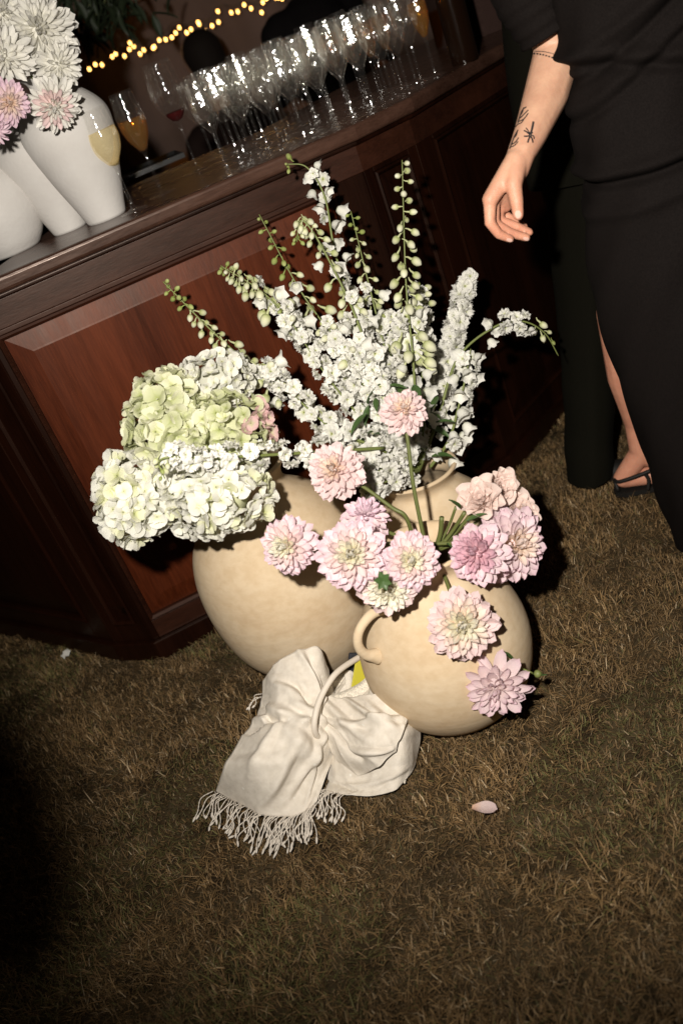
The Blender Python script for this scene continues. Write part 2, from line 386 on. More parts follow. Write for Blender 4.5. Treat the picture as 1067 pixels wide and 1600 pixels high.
def dpetal(kind, mk, var):
    key = (kind, mk, var)
    if key not in _pc:
        rr = random.Random(hash(kind) % 97 + var * 13)
        ph = rr.uniform(0, 6); cup, bend, wd = {'outer': (.06, -.16, .37), 'mid': (.10, .02, .36), 'inner': (.14, .20, .33), 'core': (.22, .42, .30)}[kind]
        cup *= rr.uniform(.8, 1.25); wd *= rr.uniform(.9, 1.1)
        zf = lambda u, v: cup * (u * u) * (.35 + .65 * math.sin(PI * min(v * .9 + .1, 1))) + bend * v * v + .012 * math.sin(ph + 9 * v) * u - .03 * (1 - abs(u)) * math.sin(PI * v)
        _pc[key] = grid_petal(1, wd, 4, 10, dshape, zf, 'petal', M[mk])
    return _pc[key]
def dahlia(px, py, Y, rpx, face, label, mats, stem=None, N=124, open_=1.0, wm=1.0, group='dahlias in the front pot', core=.30, seed=1, rim_dir=None, name='dahlia', stem_mat='stem_d', el=(86, -16)):
    rr = random.Random(seed * 31 + 5); c = P(px, py, Y); Rr = pxm(rpx, c) * 1.02
    t = thing(name, label, 'flower', c, group); fz = Vector(face).normalized(); Fm = frame(fz, rr.uniform(0, 6))
    for i in range(N):
        f = (i + .5) / N; az = i * 2.39996 + rr.uniform(-.12, .12)
        elev = R(el[0] + (el[1] - el[0]) * f ** .52 + rr.uniform(-8, 8)); ln = Rr * (.30 + .70 * f ** .66) * rr.uniform(.88, 1.08) * .98
        if f < core * .45: k, mk = 'core', mats[0]
        elif f < core: k, mk = 'inner', mats[0]
        elif f < core + .22: k, mk = 'inner' if f < core + .1 else 'mid', mats[1]
        elif f < .78: k, mk = 'mid', mats[2]
        else: k, mk = 'outer', mats[2]
        me = dpetal(k, mk, rr.randrange(3))
        b = Vector((math.sin(az) * -1, math.cos(az), 0)) * Rr * .10 * f ** .5; b.z = Rr * (.16 - .26 * f)
        m4 = Fm @ Matrix.Translation(b) @ Matrix.Rotation(az, 4, 'Z') @ Matrix.Rotation(elev, 4, 'X') @ Matrix.Rotation(rr.uniform(-.38, .38), 4, 'Y') @ Matrix.Diagonal((ln * wm * rr.uniform(.88, 1.12), ln, ln, 1))
        inst('petal', me, t, m4)
    V, Fc = lathe_data([(.001, -.22), (.40, -.16), (.52, -.02), (.36, .16), (.001, .26)], 14); o = mesh_obj('flower_heart', V, Fc, M[mats[1]], t, t=[.6] * len(V)); o.matrix_local = Fm @ Matrix.Scale(Rr, 4)
    # calyx behind
    V, Fc = lathe_data([(.001, -.30), (.10, -.29), (.16, -.20), (.12, -.10)], 10); o = mesh_obj('calyx', V, Fc, M['stem'], t); o.matrix_local = Fm @ Matrix.Scale(Rr, 4)
    if stem:
        pts = [Vector(fz) * (-.22 * Rr)] + [P(*s) - c for s in stem]
        tube('stem', pts, .0036, .0045, M[stem_mat], t, 7, 8 * len(pts))
    return t
tocam = lambda px, py: -ray(px, py).normalized()
def facing(px, py, rx, ud):                               # turned rx to picture-right and ud to picture-up of the camera
    return (tocam(px, py) + CAMR @ Vector((1, 0, 0)) * rx + CAMR @ Vector((0, -1, 0)) * ud).normalized()
PINK = ('d_core', 'd_pink2', 'd_pink'); BLUSH = ('d_peach', 'd_pink2', 'd_pink2'); ROSE = ('d_rose', 'd_rose', 'd_pink'); LIL = ('d_lilac', 'd_lilac', 'd_pink')
S_ = (670, 850, 1.66)                                     # where the stems meet in the mouth of the small pot
def D(px, py, Y, r, rx, ud, *a, **k): return dahlia(px, py, Y, r, facing(px, py, rx, ud), *a, **k)
D(449, 852, 1.60, 48, -.42, -.12, 'pale pink dahlia farthest left, over the largest pot', PINK, [(520, 850, 1.63), (600, 850, 1.64), S_], seed=1)
D(549, 866, 1.53, 58, -.05, .05, 'large pale pink dahlia with cream centre, left of two smaller ones', PINK, [(610, 850, 1.60), S_], N=130, seed=2)
D(641, 876, 1.50, 48, .10, .02, 'pale pink dahlia with cream yellow centre below the pot mouth', PINK, [(655, 860, 1.6), S_], seed=3)
d4 = D(606, 918, 1.515, 50, -.02, -.38, 'pale pink dahlia with green sepals at its centre, hanging lowest left', ('d_core', 'd_core', 'd_pink2'), [(640, 880, 1.6), S_], seed=4, el=(70, -16))
D(523, 735, 1.68, 47, -.25, .20, 'blush dahlia with peach centre on a long bent stem, left of the delphiniums', BLUSH, [(570, 762, 1.68), (612, 793, 1.66), (634, 808, 1.65), (648, 850, 1.66)], seed=5)
D(630, 641, 1.72, 39, .0, .42, 'pale blush dahlia standing highest on a straight upright stem', BLUSH, [(637, 690, 1.71), (646, 760, 1.69), (664, 850, 1.67)], seed=6, N=100)
D(571, 806, 1.66, 40, .10, .85, 'lilac pink dahlia seen from behind above the large dahlia', LIL, [(615, 835, 1.66), S_], seed=7, N=84)
D(744, 864, 1.55, 50, -.38, .12, 'deep rose pink dahlia beside the pot mouth, right side', ROSE, [(715, 850, 1.62), S_], seed=8, core=.36)
D(801, 850, 1.60, 64, .55, .02, 'largest lilac white dahlia on the far right below the roses', ('d_peach', 'd_pink', 'd_pink'), [(750, 850, 1.66), (700, 850, 1.66), S_], seed=9, N=130)
D(721, 976, 1.48, 59, .06, -.10, 'blush pink dahlia hanging over the smallest pot', ('d_core', 'd_peach', 'd_pink2'), [(705, 930, 1.54), (690, 890, 1.60), S_], seed=10, N=124, core=.34)
D(774, 1072, 1.47, 56, .0, -.62, 'lilac pink dahlia hanging lowest, near the grass', ('d_pink', 'd_pink', 'd_pink'), [(757, 1042, 1.515), (735, 980, 1.56), (705, 900, 1.60)], seed=11, N=60, el=(70, 0))
# leaf-like sepals at the centre of the hanging dahlia, and foliage
def leaf_mesh(L, Wd, droop=.2, fold=.25, name='leaf', m='leaf'):
    return grid_petal(L, Wd, 4, 7, lambda v: max(.04, math.sin(PI * v ** .8) ** .9), lambda u, v: L * (abs(u) * fold * .3 - droop * v * v), name, M[m])
sep = leaf_mesh(.020, .012)
for k in range(6): inst('sepal', sep, d4, Matrix.Translation(P(598, 907, 1.455) - d4.location) @ frame(facing(600, 910, .3 * math.sin(k), -.1), k * 1.05) @ Matrix.Rotation(R(25), 4, 'X'))
# stem with unopened bud beside the lowest dahlia
t = thing('dahlia_bud_stem', 'thin green stem with a small bud reaching right, beside the lowest dahlia', 'stem', P(765, 1020, 1.52))
c0 = t.location; tube('stem', [P(690, 900, 1.62) - c0, P(730, 985, 1.56) - c0, P(765, 1020, 1.52) - c0, P(800, 1038, 1.50) - c0, P(832, 1052, 1.49) - c0], .0032, .0022, M['stem'], t)
bd = lathe('bud', spline_prof([(.001, 0), (.007, .004), (.008, .010), (.003, .017), (.0005, .02)], 10), M['stem'], t, 10); bd.matrix_local = frame((.7, .1, -.4), 0, P(834, 1053, 1.49) - c0)
lf = leaf_mesh(.035, .014)
for (a, b, sp) in ((800, 1030, .3), (806, 1034, 2.2), (826, 1049, 4)): inst('leaf', lf, t, frame((math.cos(sp), -.3, math.sin(sp)), sp, P(a, b, 1.5) - c0))

# spray roses
def rose(px, py, Y, rpx, face, label, seed, stem):
    rr = random.Random(seed); c = P(px, py, Y); Rr = pxm(rpx, c); t = thing('rose', label, 'flower', c, 'spray roses beside the dahlias'); Fm = frame(face, seed)
    N = 46
    for i in range(N):
        f = (i + .5) / N; az = i * 2.39996
        ln = Rr * (.62 + .55 * f)
        me = rose_petal[rr.randrange(3)]
        b = Vector((-math.sin(az), math.cos(az), 0)) * Rr * .42 * f; b.z = -Rr * .5
        inst('petal', me, t, Fm @ Matrix.Translation(b) @ Matrix.Rotation(az, 4, 'Z') @ Matrix.Rotation(R(96 - 52 * f ** 1.5 + rr.uniform(-7, 7)), 4, 'X') @ Matrix.Rotation(rr.uniform(-.3, .3), 4, 'Y') @ Matrix.Diagonal((ln * (.62 + .42 * f) * rr.uniform(.85, 1.15), ln * rr.uniform(.88, 1.1), ln, 1)))
    tube('stem', [Vector(face).normalized() * -.4 * Rr] + [P(*s) - c for s in stem], .0026, .0034, M['stem_d'], t)
    return t
rose_petal = [grid_petal(1, .92 + .08 * k, 6, 10, lambda v: max(.2, math.sin(PI * (.12 + .70 * v)) ** .8) * (1 if v < .86 else .93), lambda u, v, k=k: .42 * u * u * (1 - .35 * v) - 1.5 * max(0, v - .62) ** 2 + .035 * math.sin(5 * u + k * 2) * v * v + .22 * v * (1 - v), 'petal', M['rose']) for k in range(3)]
for i, (px, py, Y, r, rx, ud, lb, st) in enumerate((
    (750, 779, 1.66, 30, -.15, .35, 'pale peach pink rose, leftmost of the cluster above the dahlias', [(735, 805, 1.66), (705, 835, 1.67), (676, 858, 1.66)]),
    (783, 760, 1.70, 24, .45, .30, 'small peach rose in profile, highest of the rose cluster', [(760, 800, 1.68), (715, 838, 1.68), (678, 858, 1.66)]),
    (806, 792, 1.70, 26, .35, .45, 'blush rose tucked behind the largest dahlia on the right', [(770, 815, 1.69), (715, 842, 1.68), (680, 860, 1.66)]),
    (824, 806, 1.66, 18, .75, .15, 'smallest pale rose at the far right edge of the cluster', [(780, 825, 1.68), (720, 846, 1.68), (680, 862, 1.66)]))):
    rose(px, py, Y, r, facing(px, py, rx, ud), lb, i + 3, st)
t = thing('cut_foliage', 'cluster of cut olive stems and leaves in the smallest pot mouth', 'stems', P(690, 840, 1.66)); c0 = t.location
for (a, b, w_, y0, y1) in ((690, 808, .0050, 1.655, 1.66), (726, 800, .0042, 1.64, 1.66), (741, 797, .0040, 1.65, 1.67), (712, 792, .003, 1.66, 1.67)):
    tube('stem', [P(a, b, y0) - c0, P((a + 676) / 2 + 4, (b + 865) / 2, y1) - c0, P(676, 868, 1.67) - c0], w_, w_, M['stem_d'], t)
lf2 = leaf_mesh(.042, .018)
for (a, b, dx, dz, sp) in ((718, 795, -.3, 1, 0), (730, 815, .8, .3, 1), (706, 842, .9, -.1, 2), (697, 850, .5, -.5, 3), (716, 860, 1, -.2, 4)):
    inst('leaf', lf2, t, Matrix.Translation(P(a, b, 1.63) - c0) @ Vector((dx, -.25, dz)).to_track_quat('Y', 'Z').to_matrix().to_4x4())

# hydrangeas
def hy_floret(m, k):
    rr = random.Random(k); V, T, Fc = [], [], []
    for q in range(4):
        a = q * PI / 2 + rr.uniform(-.18, .18); ca, sa = math.cos(a), math.sin(a); tilt = rr.uniform(-.10, .95); L = rr.uniform(.92, 1.08); base = len(V)
        for j in range(6):
            v = j / 5; hw = [.12, .42, .66, .70, .52, .16][j] * rr.uniform(.95, 1.05)
            for i in range(5):
                u = i / 2 - 1; x = u * hw; y = .06 + v * L + (.05 * u * u if 0 < j < 5 else 0); z = tilt * v + .22 * u * u * hw - .30 * v ** 3 * (rr.random() * .5 + .5)
                V.append((x * ca - y * sa, x * sa + y * ca, z + q % 2 * .04)); T.append(v)
        for j in range(5):
            for i in range(4):
                n_ = base + j * 5 + i; Fc.append((n_, n_ + 1, n_ + 6, n_ + 5))
    me = bpy.data.meshes.new('floret'); me.from_pydata(V, [], Fc); me.polygons.foreach_set('use_smooth', [True] * len(Fc))
    a = me.attributes.new('t', 'FLOAT', 'POINT'); a.data.foreach_set('value', T); me.materials.append(M[m]); return me
HY = {m: [hy_floret(m, k) for k in range(6)] for m in ('hy_white', 'hy_cream', 'hy_green', 'hy_pink')}
def hydrangea(px, py, Y, rx, ry, label, mats, seed, fs=1.0, n=90, face=(0, 0), neck=None):
    fs *= 1.0; n = int(n * 1.3)
    rr = random.Random(seed); c = P(px, py, Y); ax, ay = pxm(rx, c), pxm(ry, c); az_ = (ax + ay) / 2 * .85
    t = thing('hydrangea', label, 'flower', c, 'hydrangeas in the largest pot'); base = Matrix((CAMR @ Vector((1, 0, 0)), CAMR @ Vector((0, -1, 0)), CAMR @ Vector((0, 0, -1)))).transposed()
    k = 0; i = 0; s = .0165 * fs
    while k < n and i < n * 2:
        zz = 1 - 2 * (i + .5) / (n * 1.35); i += 1
        if zz < -.75: break
        r_ = math.sqrt(max(0, 1 - zz * zz)); a = i * 2.39996 + rr.uniform(-.2, .2)
        d = Vector((r_ * math.cos(a), r_ * math.sin(a), zz)); lump = 1 + .07 * math.sin(3 * a + seed) + rr.uniform(-.07, .05)
        pos = base @ Vector((d.x * (ax - s * .6), d.y * (ay - s * .6), d.z * az_)) * lump
        nr = (base @ Vector((d.x / ax, d.y / ay, d.z / az_))).normalized() + Vector((rr.uniform(-.75, .75), rr.uniform(-.75, .75), rr.uniform(-.75, .75)))
        mk = mats[0] if callable(mats) is False and rr.random() < mats[2] else mats[1]
        if len(mats) > 3 and mats[3](d): mk = 'hy_pink' if rr.random() < .6 else mk
        inst('floret', HY[mk][rr.randrange(6)], t, frame(nr, rr.uniform(0, 6), pos, s * rr.uniform(.85, 1.3))); k += 1
    V, Fc = lathe_data([(.02, -1), (.6, -.7), (.8, 0), (.6, .6), (.02, .8)], 12)
    o = mesh_obj('flower_core', V, Fc, M[mats[1]], t, t=[.25] * len(V)); o.matrix_local = base.to_4x4() @ Matrix.Diagonal((ax * .80, ay * .80, az_ * .80, 1))
    tube('stem', [Vector((0, 0, 0)), (Vector(LARGE) + Vector((0, 0, .56)) - c) * .6 + Vector((0, 0, .03)), Vector(LARGE) + Vector((0, 0, .50)) - c], .005, .006, M['stem'], t)
hydrangea(213, 775, 1.79, 66, 72, 'white hydrangea head hanging lowest at the far left', ('hy_white', 'hy_cream', .75), 1, n=92)
hydrangea(335, 772, 1.76, 88, 66, 'wide white hydrangea head over the front of the largest pot', ('hy_white', 'hy_cream', .78), 2, n=110, fs=.95)
hydrangea(262, 655, 1.86, 66, 74, 'pale green hydrangea head, upper left of the cluster', ('hy_green', 'hy_cream', .62), 3, n=95, fs=1.05)
hydrangea(350, 668, 1.83, 82, 54, 'green hydrangea head blushed pink on its right side', ('hy_green', 'hy_cream', .8, lambda d: d.x > .45 and d.y > -.35), 4, n=100, fs=.82)
hydrangea(340, 594, 1.93, 58, 46, 'small white hydrangea head behind the green ones', ('hy_white', 'hy_white', .9), 5, n=55, fs=.8)

# delphiniums
def ruffle(k):
    rr = random.Random(k + 50); V, T, Fc = [], [], []
    for ring, (n, L, tilt, w_) in enumerate(((5, 1.0, .22, .52), (5, .80, .75, .46), (3, .5, 1.5, .36))):
        for q in range(n):
            a = q * 2 * PI / n + ring * .6 + rr.uniform(-.15, .15); ca, sa = math.cos(a), math.sin(a); base = len(V); ph = rr.uniform(0, 6); tl = tilt * rr.uniform(.7, 1.3)
            for j in range(4):
                v = j / 3; hw = (.16, .8, 1.0, .62)[j] * w_
                for i in range(5):
                    u = i / 2 - 1; x = u * hw * rr.uniform(.85, 1.12); y = .05 + L * v * (1 - .16 * u * u) * rr.uniform(.9, 1.08)
                    z = tl * v * L * .8 + .20 * v * math.sin(ph + 3.9 * u) + rr.uniform(-.10, .10) * v - .25 * v * v
                    V.append((x * ca - y * sa, x * sa + y * ca, z)); T.append(min(1, v + .2 * ring * v))
            for j in range(3):
                for i in range(4):
                    n_ = base + j * 5 + i; Fc.append((n_, n_ + 1, n_ + 6, n_ + 5))
    me = bpy.data.meshes.new('floret'); me.from_pydata(V, [], Fc); me.polygons.foreach_set('use_smooth', [True] * len(Fc))
    a = me.attributes.new('t', 'FLOAT', 'POINT'); a.data.foreach_set('value', T); me.materials.append(M['del']); return me
RUF = [ruffle(k) for k in range(5)]
def bell(k):                                              # half-open, cupped floret
    rr = random.Random(k); V, T, Fc = [], [], []; ns = 15
    prof = ((.02, 0), (.34, .10), (.55, .40), (.60, .75), (.74, 1.0), (.95, 1.12))
    for j, (r, z) in enumerate(prof):
        for i in range(ns):
            a = 2 * PI * i / ns; w_ = 1 + (.16 * math.cos(5 * a + k) * (j / 5) ** 2) + rr.uniform(-.05, .05) * (j > 2)
            V.append((r * w_ * math.cos(a), r * w_ * math.sin(a), z + (.12 * math.cos(5 * a + k) if j > 3 else 0) + rr.uniform(-.04, .04) * (j > 3))); T.append(.12 + .88 * (j / 5) ** .7)
    for j in range(5):
        for i in range(ns): Fc.append((j * ns + i, j * ns + (i + 1) % ns, (j + 1) * ns + (i + 1) % ns, (j + 1) * ns + i))
    me = bpy.data.meshes.new('floret'); me.from_pydata(V, [], Fc); me.polygons.foreach_set('use_smooth', [True] * len(Fc))
    a = me.attributes.new('t', 'FLOAT', 'POINT'); a.data.foreach_set('value', T); me.materials.append(M['del']); return me
BELL = [bell(k) for k in range(3)]
def bud_mesh(m, k):                                       # drop-shaped bud with its back spur
    prof = spline_prof([(.01, 0), (.30, .10), (.43, .42), (.36, .80), (.15, 1.02), (.02, 1.1)], 9); V, Fc = lathe_data(prof, 9); V = [list(v) for v in V]
    for v in V:
        a = math.atan2(v[1], v[0]); q = 1 - .10 * max(0, math.cos(2.5 * a + k)) ** 2; v[0] *= q; v[1] *= q
    T = [min(1, v[2] / 1.0) for v in V]; n0 = len(V)
    tv, tf = tube_data(smooth_path([Vector((0, 0, .18)), Vector((.10, 0, -.12)), Vector((.12, 0, -.42)), Vector((.32, 0, -.72))], 6), .16, .05, 6)
    V += [tuple(v) for v in tv]; T += [.28] * len(tv); Fc += [tuple(i + n0 for i in f) for f in tf]
    me = bpy.data.meshes.new('bud'); me.from_pydata([tuple(v) for v in V], [], Fc); me.polygons.foreach_set('use_smooth', [True] * len(Fc))
    a = me.attributes.new('t', 'FLOAT', 'POINT'); a.data.foreach_set('value', T); me.materials.append(M[m]); return me
BUD = [bud_mesh('bud', k) for k in range(3)]; TIP = [bud_mesh('tip', k) for k in range(2)]
dleaf = leaf_mesh(.055, .020, .35)
def delphinium(pts, label, nf=0, nb=0, fsz=.017, bsz=.0125, f0=.0, f1=.6, b0=.55, b1=1., kind='ruffle', spread=1., seed=0, group='white delphiniums in the pots', tipgreen=.2, rbase=.0042):
    """pts: (px, py, Y) from the foot of the stem to its tip."""
    rr = random.Random(seed * 7 + 3); W3 = [P(*p) for p in pts]; c = W3[0]
    t = thing('delphinium', label, 'flower', c, group); path = smooth_path([p - c for p in W3], 60)
    V, Fc = tube_data(path, rbase, .0011, 7); mesh_obj('stem', V, Fc, M['stem'], t)
    def at(u):
        k = min(int(u * 60), 59); return path[k].lerp(path[k + 1], u * 60 - k), (path[k + 1] - path[k]).normalized()
    view = -ray(pts[len(pts) // 2][0], pts[len(pts) // 2][1]).normalized()
    for i in range(nf):
        u = f0 + (f1 - f0) * (i + .5) / nf + rr.uniform(-.012, .012); p, tn = at(max(0, min(1, u)))
        a = i * 2.39996 + rr.uniform(-.3, .3); x = tn.cross(view).normalized(); y = x.cross(tn)
        d = x * math.cos(a) + y * math.sin(a); s = fsz * 1.22 * rr.uniform(.78, 1.2) * (1.08 - .25 * i / nf)
        q = p + d * s * 1.05 * spread
        if kind == 'ruffle' or rr.random() < .4: me, m4 = RUF[rr.randrange(5)], frame(d + tn * .15 + Vector((rr.uniform(-.35, .35), rr.uniform(-.35, .35), rr.uniform(-.35, .35))) - Vector((0, 0, .15)) + view * .25, rr.uniform(0, 6), q, s)
        else: me, m4 = BELL[rr.randrange(3)], frame(d * .8 - Vector((0, 0, .75)) + Vector((rr.uniform(-.3, .3), rr.uniform(-.3, .3), 0)), rr.uniform(0, 6), q, s)
        inst('floret', me, t, m4)
    nb = int(nb * 1.55)
    for i in range(nb):
        f = (i + .5) / nb; u = b0 + (b1 - b0) * f; p, tn = at(min(1, u)); a = i * 2.39996 + rr.uniform(-.4, .4)
        x = tn.cross(view).normalized(); y = x.cross(tn); d = x * math.cos(a) + y * math.sin(a); s = bsz * 1.66 * (1.18 - .62 * f) * rr.uniform(.78, 1.18)
        ped = s * (.62 + .4 * (1 - f)) * spread; q = p + d * ped + tn * ped * .2
        me = TIP[rr.randrange(2)] if f > 1 - tipgreen else BUD[rr.randrange(3)]
        if f < .4 and rr.random() < .3: inst('floret', RUF[rr.randrange(5)] if rr.random() < .5 else BELL[rr.randrange(3)], t, frame(d * .8 + Vector((rr.uniform(-.3, .3), 0, -.3)), rr.uniform(0, 6), q, s * .9)); continue
        inst('bud', me, t, frame(d * .55 + tn * .25 - Vector((0, 0, .75 if u < .9 else .3)), rr.uniform(0, 6), q - Vector((0, 0, s * .3)), s))
    return t
MB = (655, 735, 2.02)                                     # mouth of the back pot
delphinium([MB, (560, 690, 2.03), (430, 600, 2.06), (345, 530, 2.10), (255, 440, 2.14)], 'delphinium leaning farthest left with green buds up to its tip', 8, 30, f0=.30, f1=.62, b0=.45, b1=1, bsz=.0125, kind='bell', seed=1, rbase=.005)
delphinium([MB, (590, 660, 2.05), (500, 560, 2.10), (420, 465, 2.16), (345, 415, 2.20)], 'delphinium with a tight cluster of pale buds, second from left', 16, 24, f0=.32, f1=.74, b0=.70, b1=1, bsz=.0125, tipgreen=.1, seed=2)
delphinium([MB, (600, 650, 2.08), (545, 560, 2.13), (470, 455, 2.2), (405, 335, 2.24)], 'delphinium with few sparse green buds on a bare stem', 12, 13, f0=.28, f1=.62, b0=.66, b1=1, tipgreen=.55, bsz=.012, seed=3)
delphinium([MB, (610, 650, 2.08), (570, 540, 2.13), (525, 400, 2.18), (508, 310, 2.22), (480, 262, 2.24), (447, 256, 2.25)], 'delphinium whose thin tip curls left towards the bar top', 22, 3, f0=.28, f1=.84, b0=.955, b1=1, fsz=.0145, bsz=.0075, kind='bell', tipgreen=1, seed=4)
delphinium([MB, (620, 650, 2.02), (580, 560, 2.04), (545, 470, 2.07), (495, 372, 2.10), (470, 345, 2.11), (464, 378, 2.11)], 'delphinium arching over into a hooked bud tip at centre', 12, 26, f0=.26, f1=.52, b0=.42, b1=1, seed=5, bsz=.0115, tipgreen=.1)
delphinium([MB, (628, 650, 2.07), (600, 540, 2.13), (575, 440, 2.17), (548, 330, 2.2)], 'delphinium with small bells below its tip, left of the tallest', 14, 15, f0=.3, f1=.72, b0=.62, b1=1, bsz=.0105, fsz=.0145, kind='bell', seed=6)
delphinium([MB, (650, 650, 2.0), (645, 560, 2.01), (634, 440, 2.05), (628, 250, 2.10)], 'tallest upright delphinium with large green buds', 11, 30, f0=.22, f1=.52, b0=.46, b1=1, bsz=.0150, kind='bell', seed=7, tipgreen=.0, spread=1.1)
delphinium([MB, (672, 660, 2.10), (690, 590, 2.16), (712, 500, 2.22), (733, 432, 2.26)], 'dense white delphinium spike in full bloom at the right', 46, 0, f0=.42, f1=1.0, fsz=.019, seed=8, spread=.75)
delphinium([MB, (685, 650, 2.05), (715, 560, 2.10), (770, 512, 2.12), (815, 502, 2.12), (850, 520, 2.12), (872, 556, 2.12)], 'delphinium arching far right to a thin drooping tip', 12, 5, f0=.46, f1=.74, b0=.70, b1=.90, fsz=.014, bsz=.0105, kind='bell', tipgreen=.2, seed=9)
delphinium([(672, 730, 2.02), (700, 690, 2.0), (715, 640, 2.0), (728, 585, 2.02), (735, 545, 2.03)], 'short delphinium of hanging white bells right of the pot rim', 26, 0, f0=.15, f1=1., fsz=.0175, kind='bell', seed=10)
delphinium([(600, 700, 1.92), (500, 706, 1.84), (400, 712, 1.76), (320, 716, 1.70), (270, 714, 1.68), (249, 722, 1.68), (258, 748, 1.68)], 'delphinium lying sideways across the hydrangeas with a hooked thin tip', 30, 6, f0=.16, f1=.70, b0=.66, b1=.97, fsz=.0150, bsz=.0085, tipgreen=.3, seed=11)
for i, (pp, lb, nf) in enumerate((
    ([MB, (600, 690, 2.0), (520, 600, 2.02), (440, 480, 2.08)], 'full white delphinium in the middle of the mass, leaning left', 38),
    ([MB, (620, 670, 1.99), (560, 590, 2.01), (505, 500, 2.06)], 'full white delphinium under the hooked bud tip', 38),
    ([MB, (630, 670, 1.97), (590, 600, 1.98), (540, 540, 2.02)], 'full white delphinium at the front of the mass behind the blush dahlias', 34),
    ([MB, (640, 670, 2.05), (615, 580, 2.10), (600, 490, 2.14)], 'full white delphinium just left of the tallest stem', 30),
    ([MB, (590, 700, 1.95), (520, 670, 1.95), (450, 610, 1.98), (405, 570, 2.0)], 'full white delphinium beside the green hydrangea', 36),
    ([MB, (610, 730, 1.92), (570, 740, 1.88), (520, 700, 1.86)], 'low white delphinium behind the peach centred dahlia', 20),
    ([MB, (655, 680, 2.08), (660, 560, 2.13), (655, 440, 2.17)], 'white delphinium in bloom directly behind the tallest budded stem', 26),
    ([MB, (630, 745, 1.93), (595, 755, 1.88), (575, 765, 1.86)], 'drooping white delphinium over the thick rim of the pot behind', 14))):
    delphinium(pp, lb, nf, 5, f0=.16, f1=1., b0=.9, fsz=.0175, seed=20 + i, spread=.9)
t = thing('leaf_sprigs', 'dark green leaves around the delphinium stems at the pot mouth', 'leaves', P(640, 690, 2.0)); c0 = t.location
for k in range(34):
    a, b = random.uniform(560, 690), random.uniform(600, 740); d = Vector((random.uniform(-.8, .8), random.uniform(-.8, -.1), random.uniform(-.2, 1)))
    inst('leaf', dleaf, t, Matrix.Translation(P(a, b, random.uniform(1.93, 2.05)) - c0) @ d.to_track_quat('Y', 'Z').to_matrix().to_4x4() @ Matrix.Scale(random.uniform(.6, 1.1), 4))
for (a, b) in ((648, 610), (665, 615), (690, 640)): tube('stem', [P(a, b, 2.03) - c0, P(655, 735, 2.02) - c0], .0035, .0042, M['stem_d'], t)

# fallen petal on the grass
o = bpy.data.objects.new('fallen_petal', dpetal('outer', 'd_pink2', 1)); link(o)
o.matrix_world = Matrix.Translation(P(737, 1262, z=.032)) @ Matrix.Rotation(math.atan2((P(769, 1264, z=.03) - P(737, 1263, z=.03)).y, (P(769, 1264, z=.03) - P(737, 1263, z=.03)).x) - PI / 2, 4, 'Z') @ Matrix.Rotation(R(6), 4, 'X') @ Matrix.Diagonal((.072, .050, .045, 1))
tag(o, 'single pale pink petal fallen on the dry grass', 'petal')

# ------------------------------------------------------------------ white vases and flowers on the bar
def vase(px, py, prof, label, sc=1.0, dy=0.):
    b = P(px, py, z=ZT); b.y += dy
    t = thing('vase', label, 'vase', b); pr = spline_prof(prof, 50)
    pr = [(r * sc, z * sc) for r, z in pr]; ins = [(max(r - .008, .005), z) for r, z in pr[::-1] if z > .03]
    lathe('vase_body', pr + ins, M['plaster'], t, 64, .004); return t
TALL = [(.048, 0), (.060, .04), (.086, .12), (.106, .19), (.104, .235), (.075, .275), (.042, .30), (.040, .32), (.052, .335)]
vase(164, 357, TALL, 'tall white plaster vase with white dahlias, right of the others on the bar', 1.04, .15)
vase(100, 384, TALL, 'white plaster vase half hidden between the two other white vases', .92, .22)
vase(22, 396, [(.062, 0), (.085, .03), (.106, .08), (.108, .13), (.088, .175), (.052, .205), (.038, .225), (.040, .245), (.05, .26)], 'squat rounded white plaster vase at the left end of the bar', 1.10, .03)
V3 = P(164, 357, z=ZT) + Vector((0, .15, 0)); vm = V3 + Vector((0, 0, .31)); WH = ('d_white', 'd_white', 'd_white')
def W(px, py, Y, r, rx, ud, lb, mats=WH, seed=1, N=80, base=None, **k):
    N = int(N * 1.2); k.setdefault('wm', .72)
    c = P(px, py, Y); b = base or vm
    t = dahlia(px, py, Y, r, facing(px, py, rx, ud), lb, mats, None, N=N, group='flowers in the white vases', seed=seed, name='chrysanthemum', **k)
    tube('stem', [Vector((0, 0, 0)), (b - c) * .6, b - c], .003, .003, M['stem'], t)
W(60, 46, 2.44, 68, .05, .25, 'largest white chrysanthemum, high in the tall white vase', seed=31, N=110, el=(70, -20))
W(90, 100, 2.42, 46, .45, -.10, 'white chrysanthemum facing right, below the largest one', seed=32, N=52, el=(60, -10))
W(8, 88, 2.36, 46, -.3, -.25, 'white chrysanthemum cut off by the left edge of the picture', seed=33, N=60)
W(4, 20, 2.44, 44, -.2, .2, 'white chrysanthemum in the top left corner', seed=34, N=60)
W(84, 165, 2.34, 44, .1, -.35, 'white chrysanthemum with blush petals over the mouth of the tall white vase', ('d_white', 'd_pink2', 'd_white'), 35, N=80)
V1 = P(18, 392, z=ZT)
W(14, 160, 2.26, 36, .1, .0, 'pink chrysanthemum above the squat white vase', ('d_peach', 'd_pink2', 'd_lilac'), 36, N=80, base=V1 + Vector((0, 0, .26)))
W(-8, 205, 2.24, 28, .2, -.6, 'lilac pink flower drooping at the left edge over the squat vase', ('d_lilac', 'd_lilac', 'd_lilac'), 37, N=40, base=V1 + Vector((0, 0, .26)))

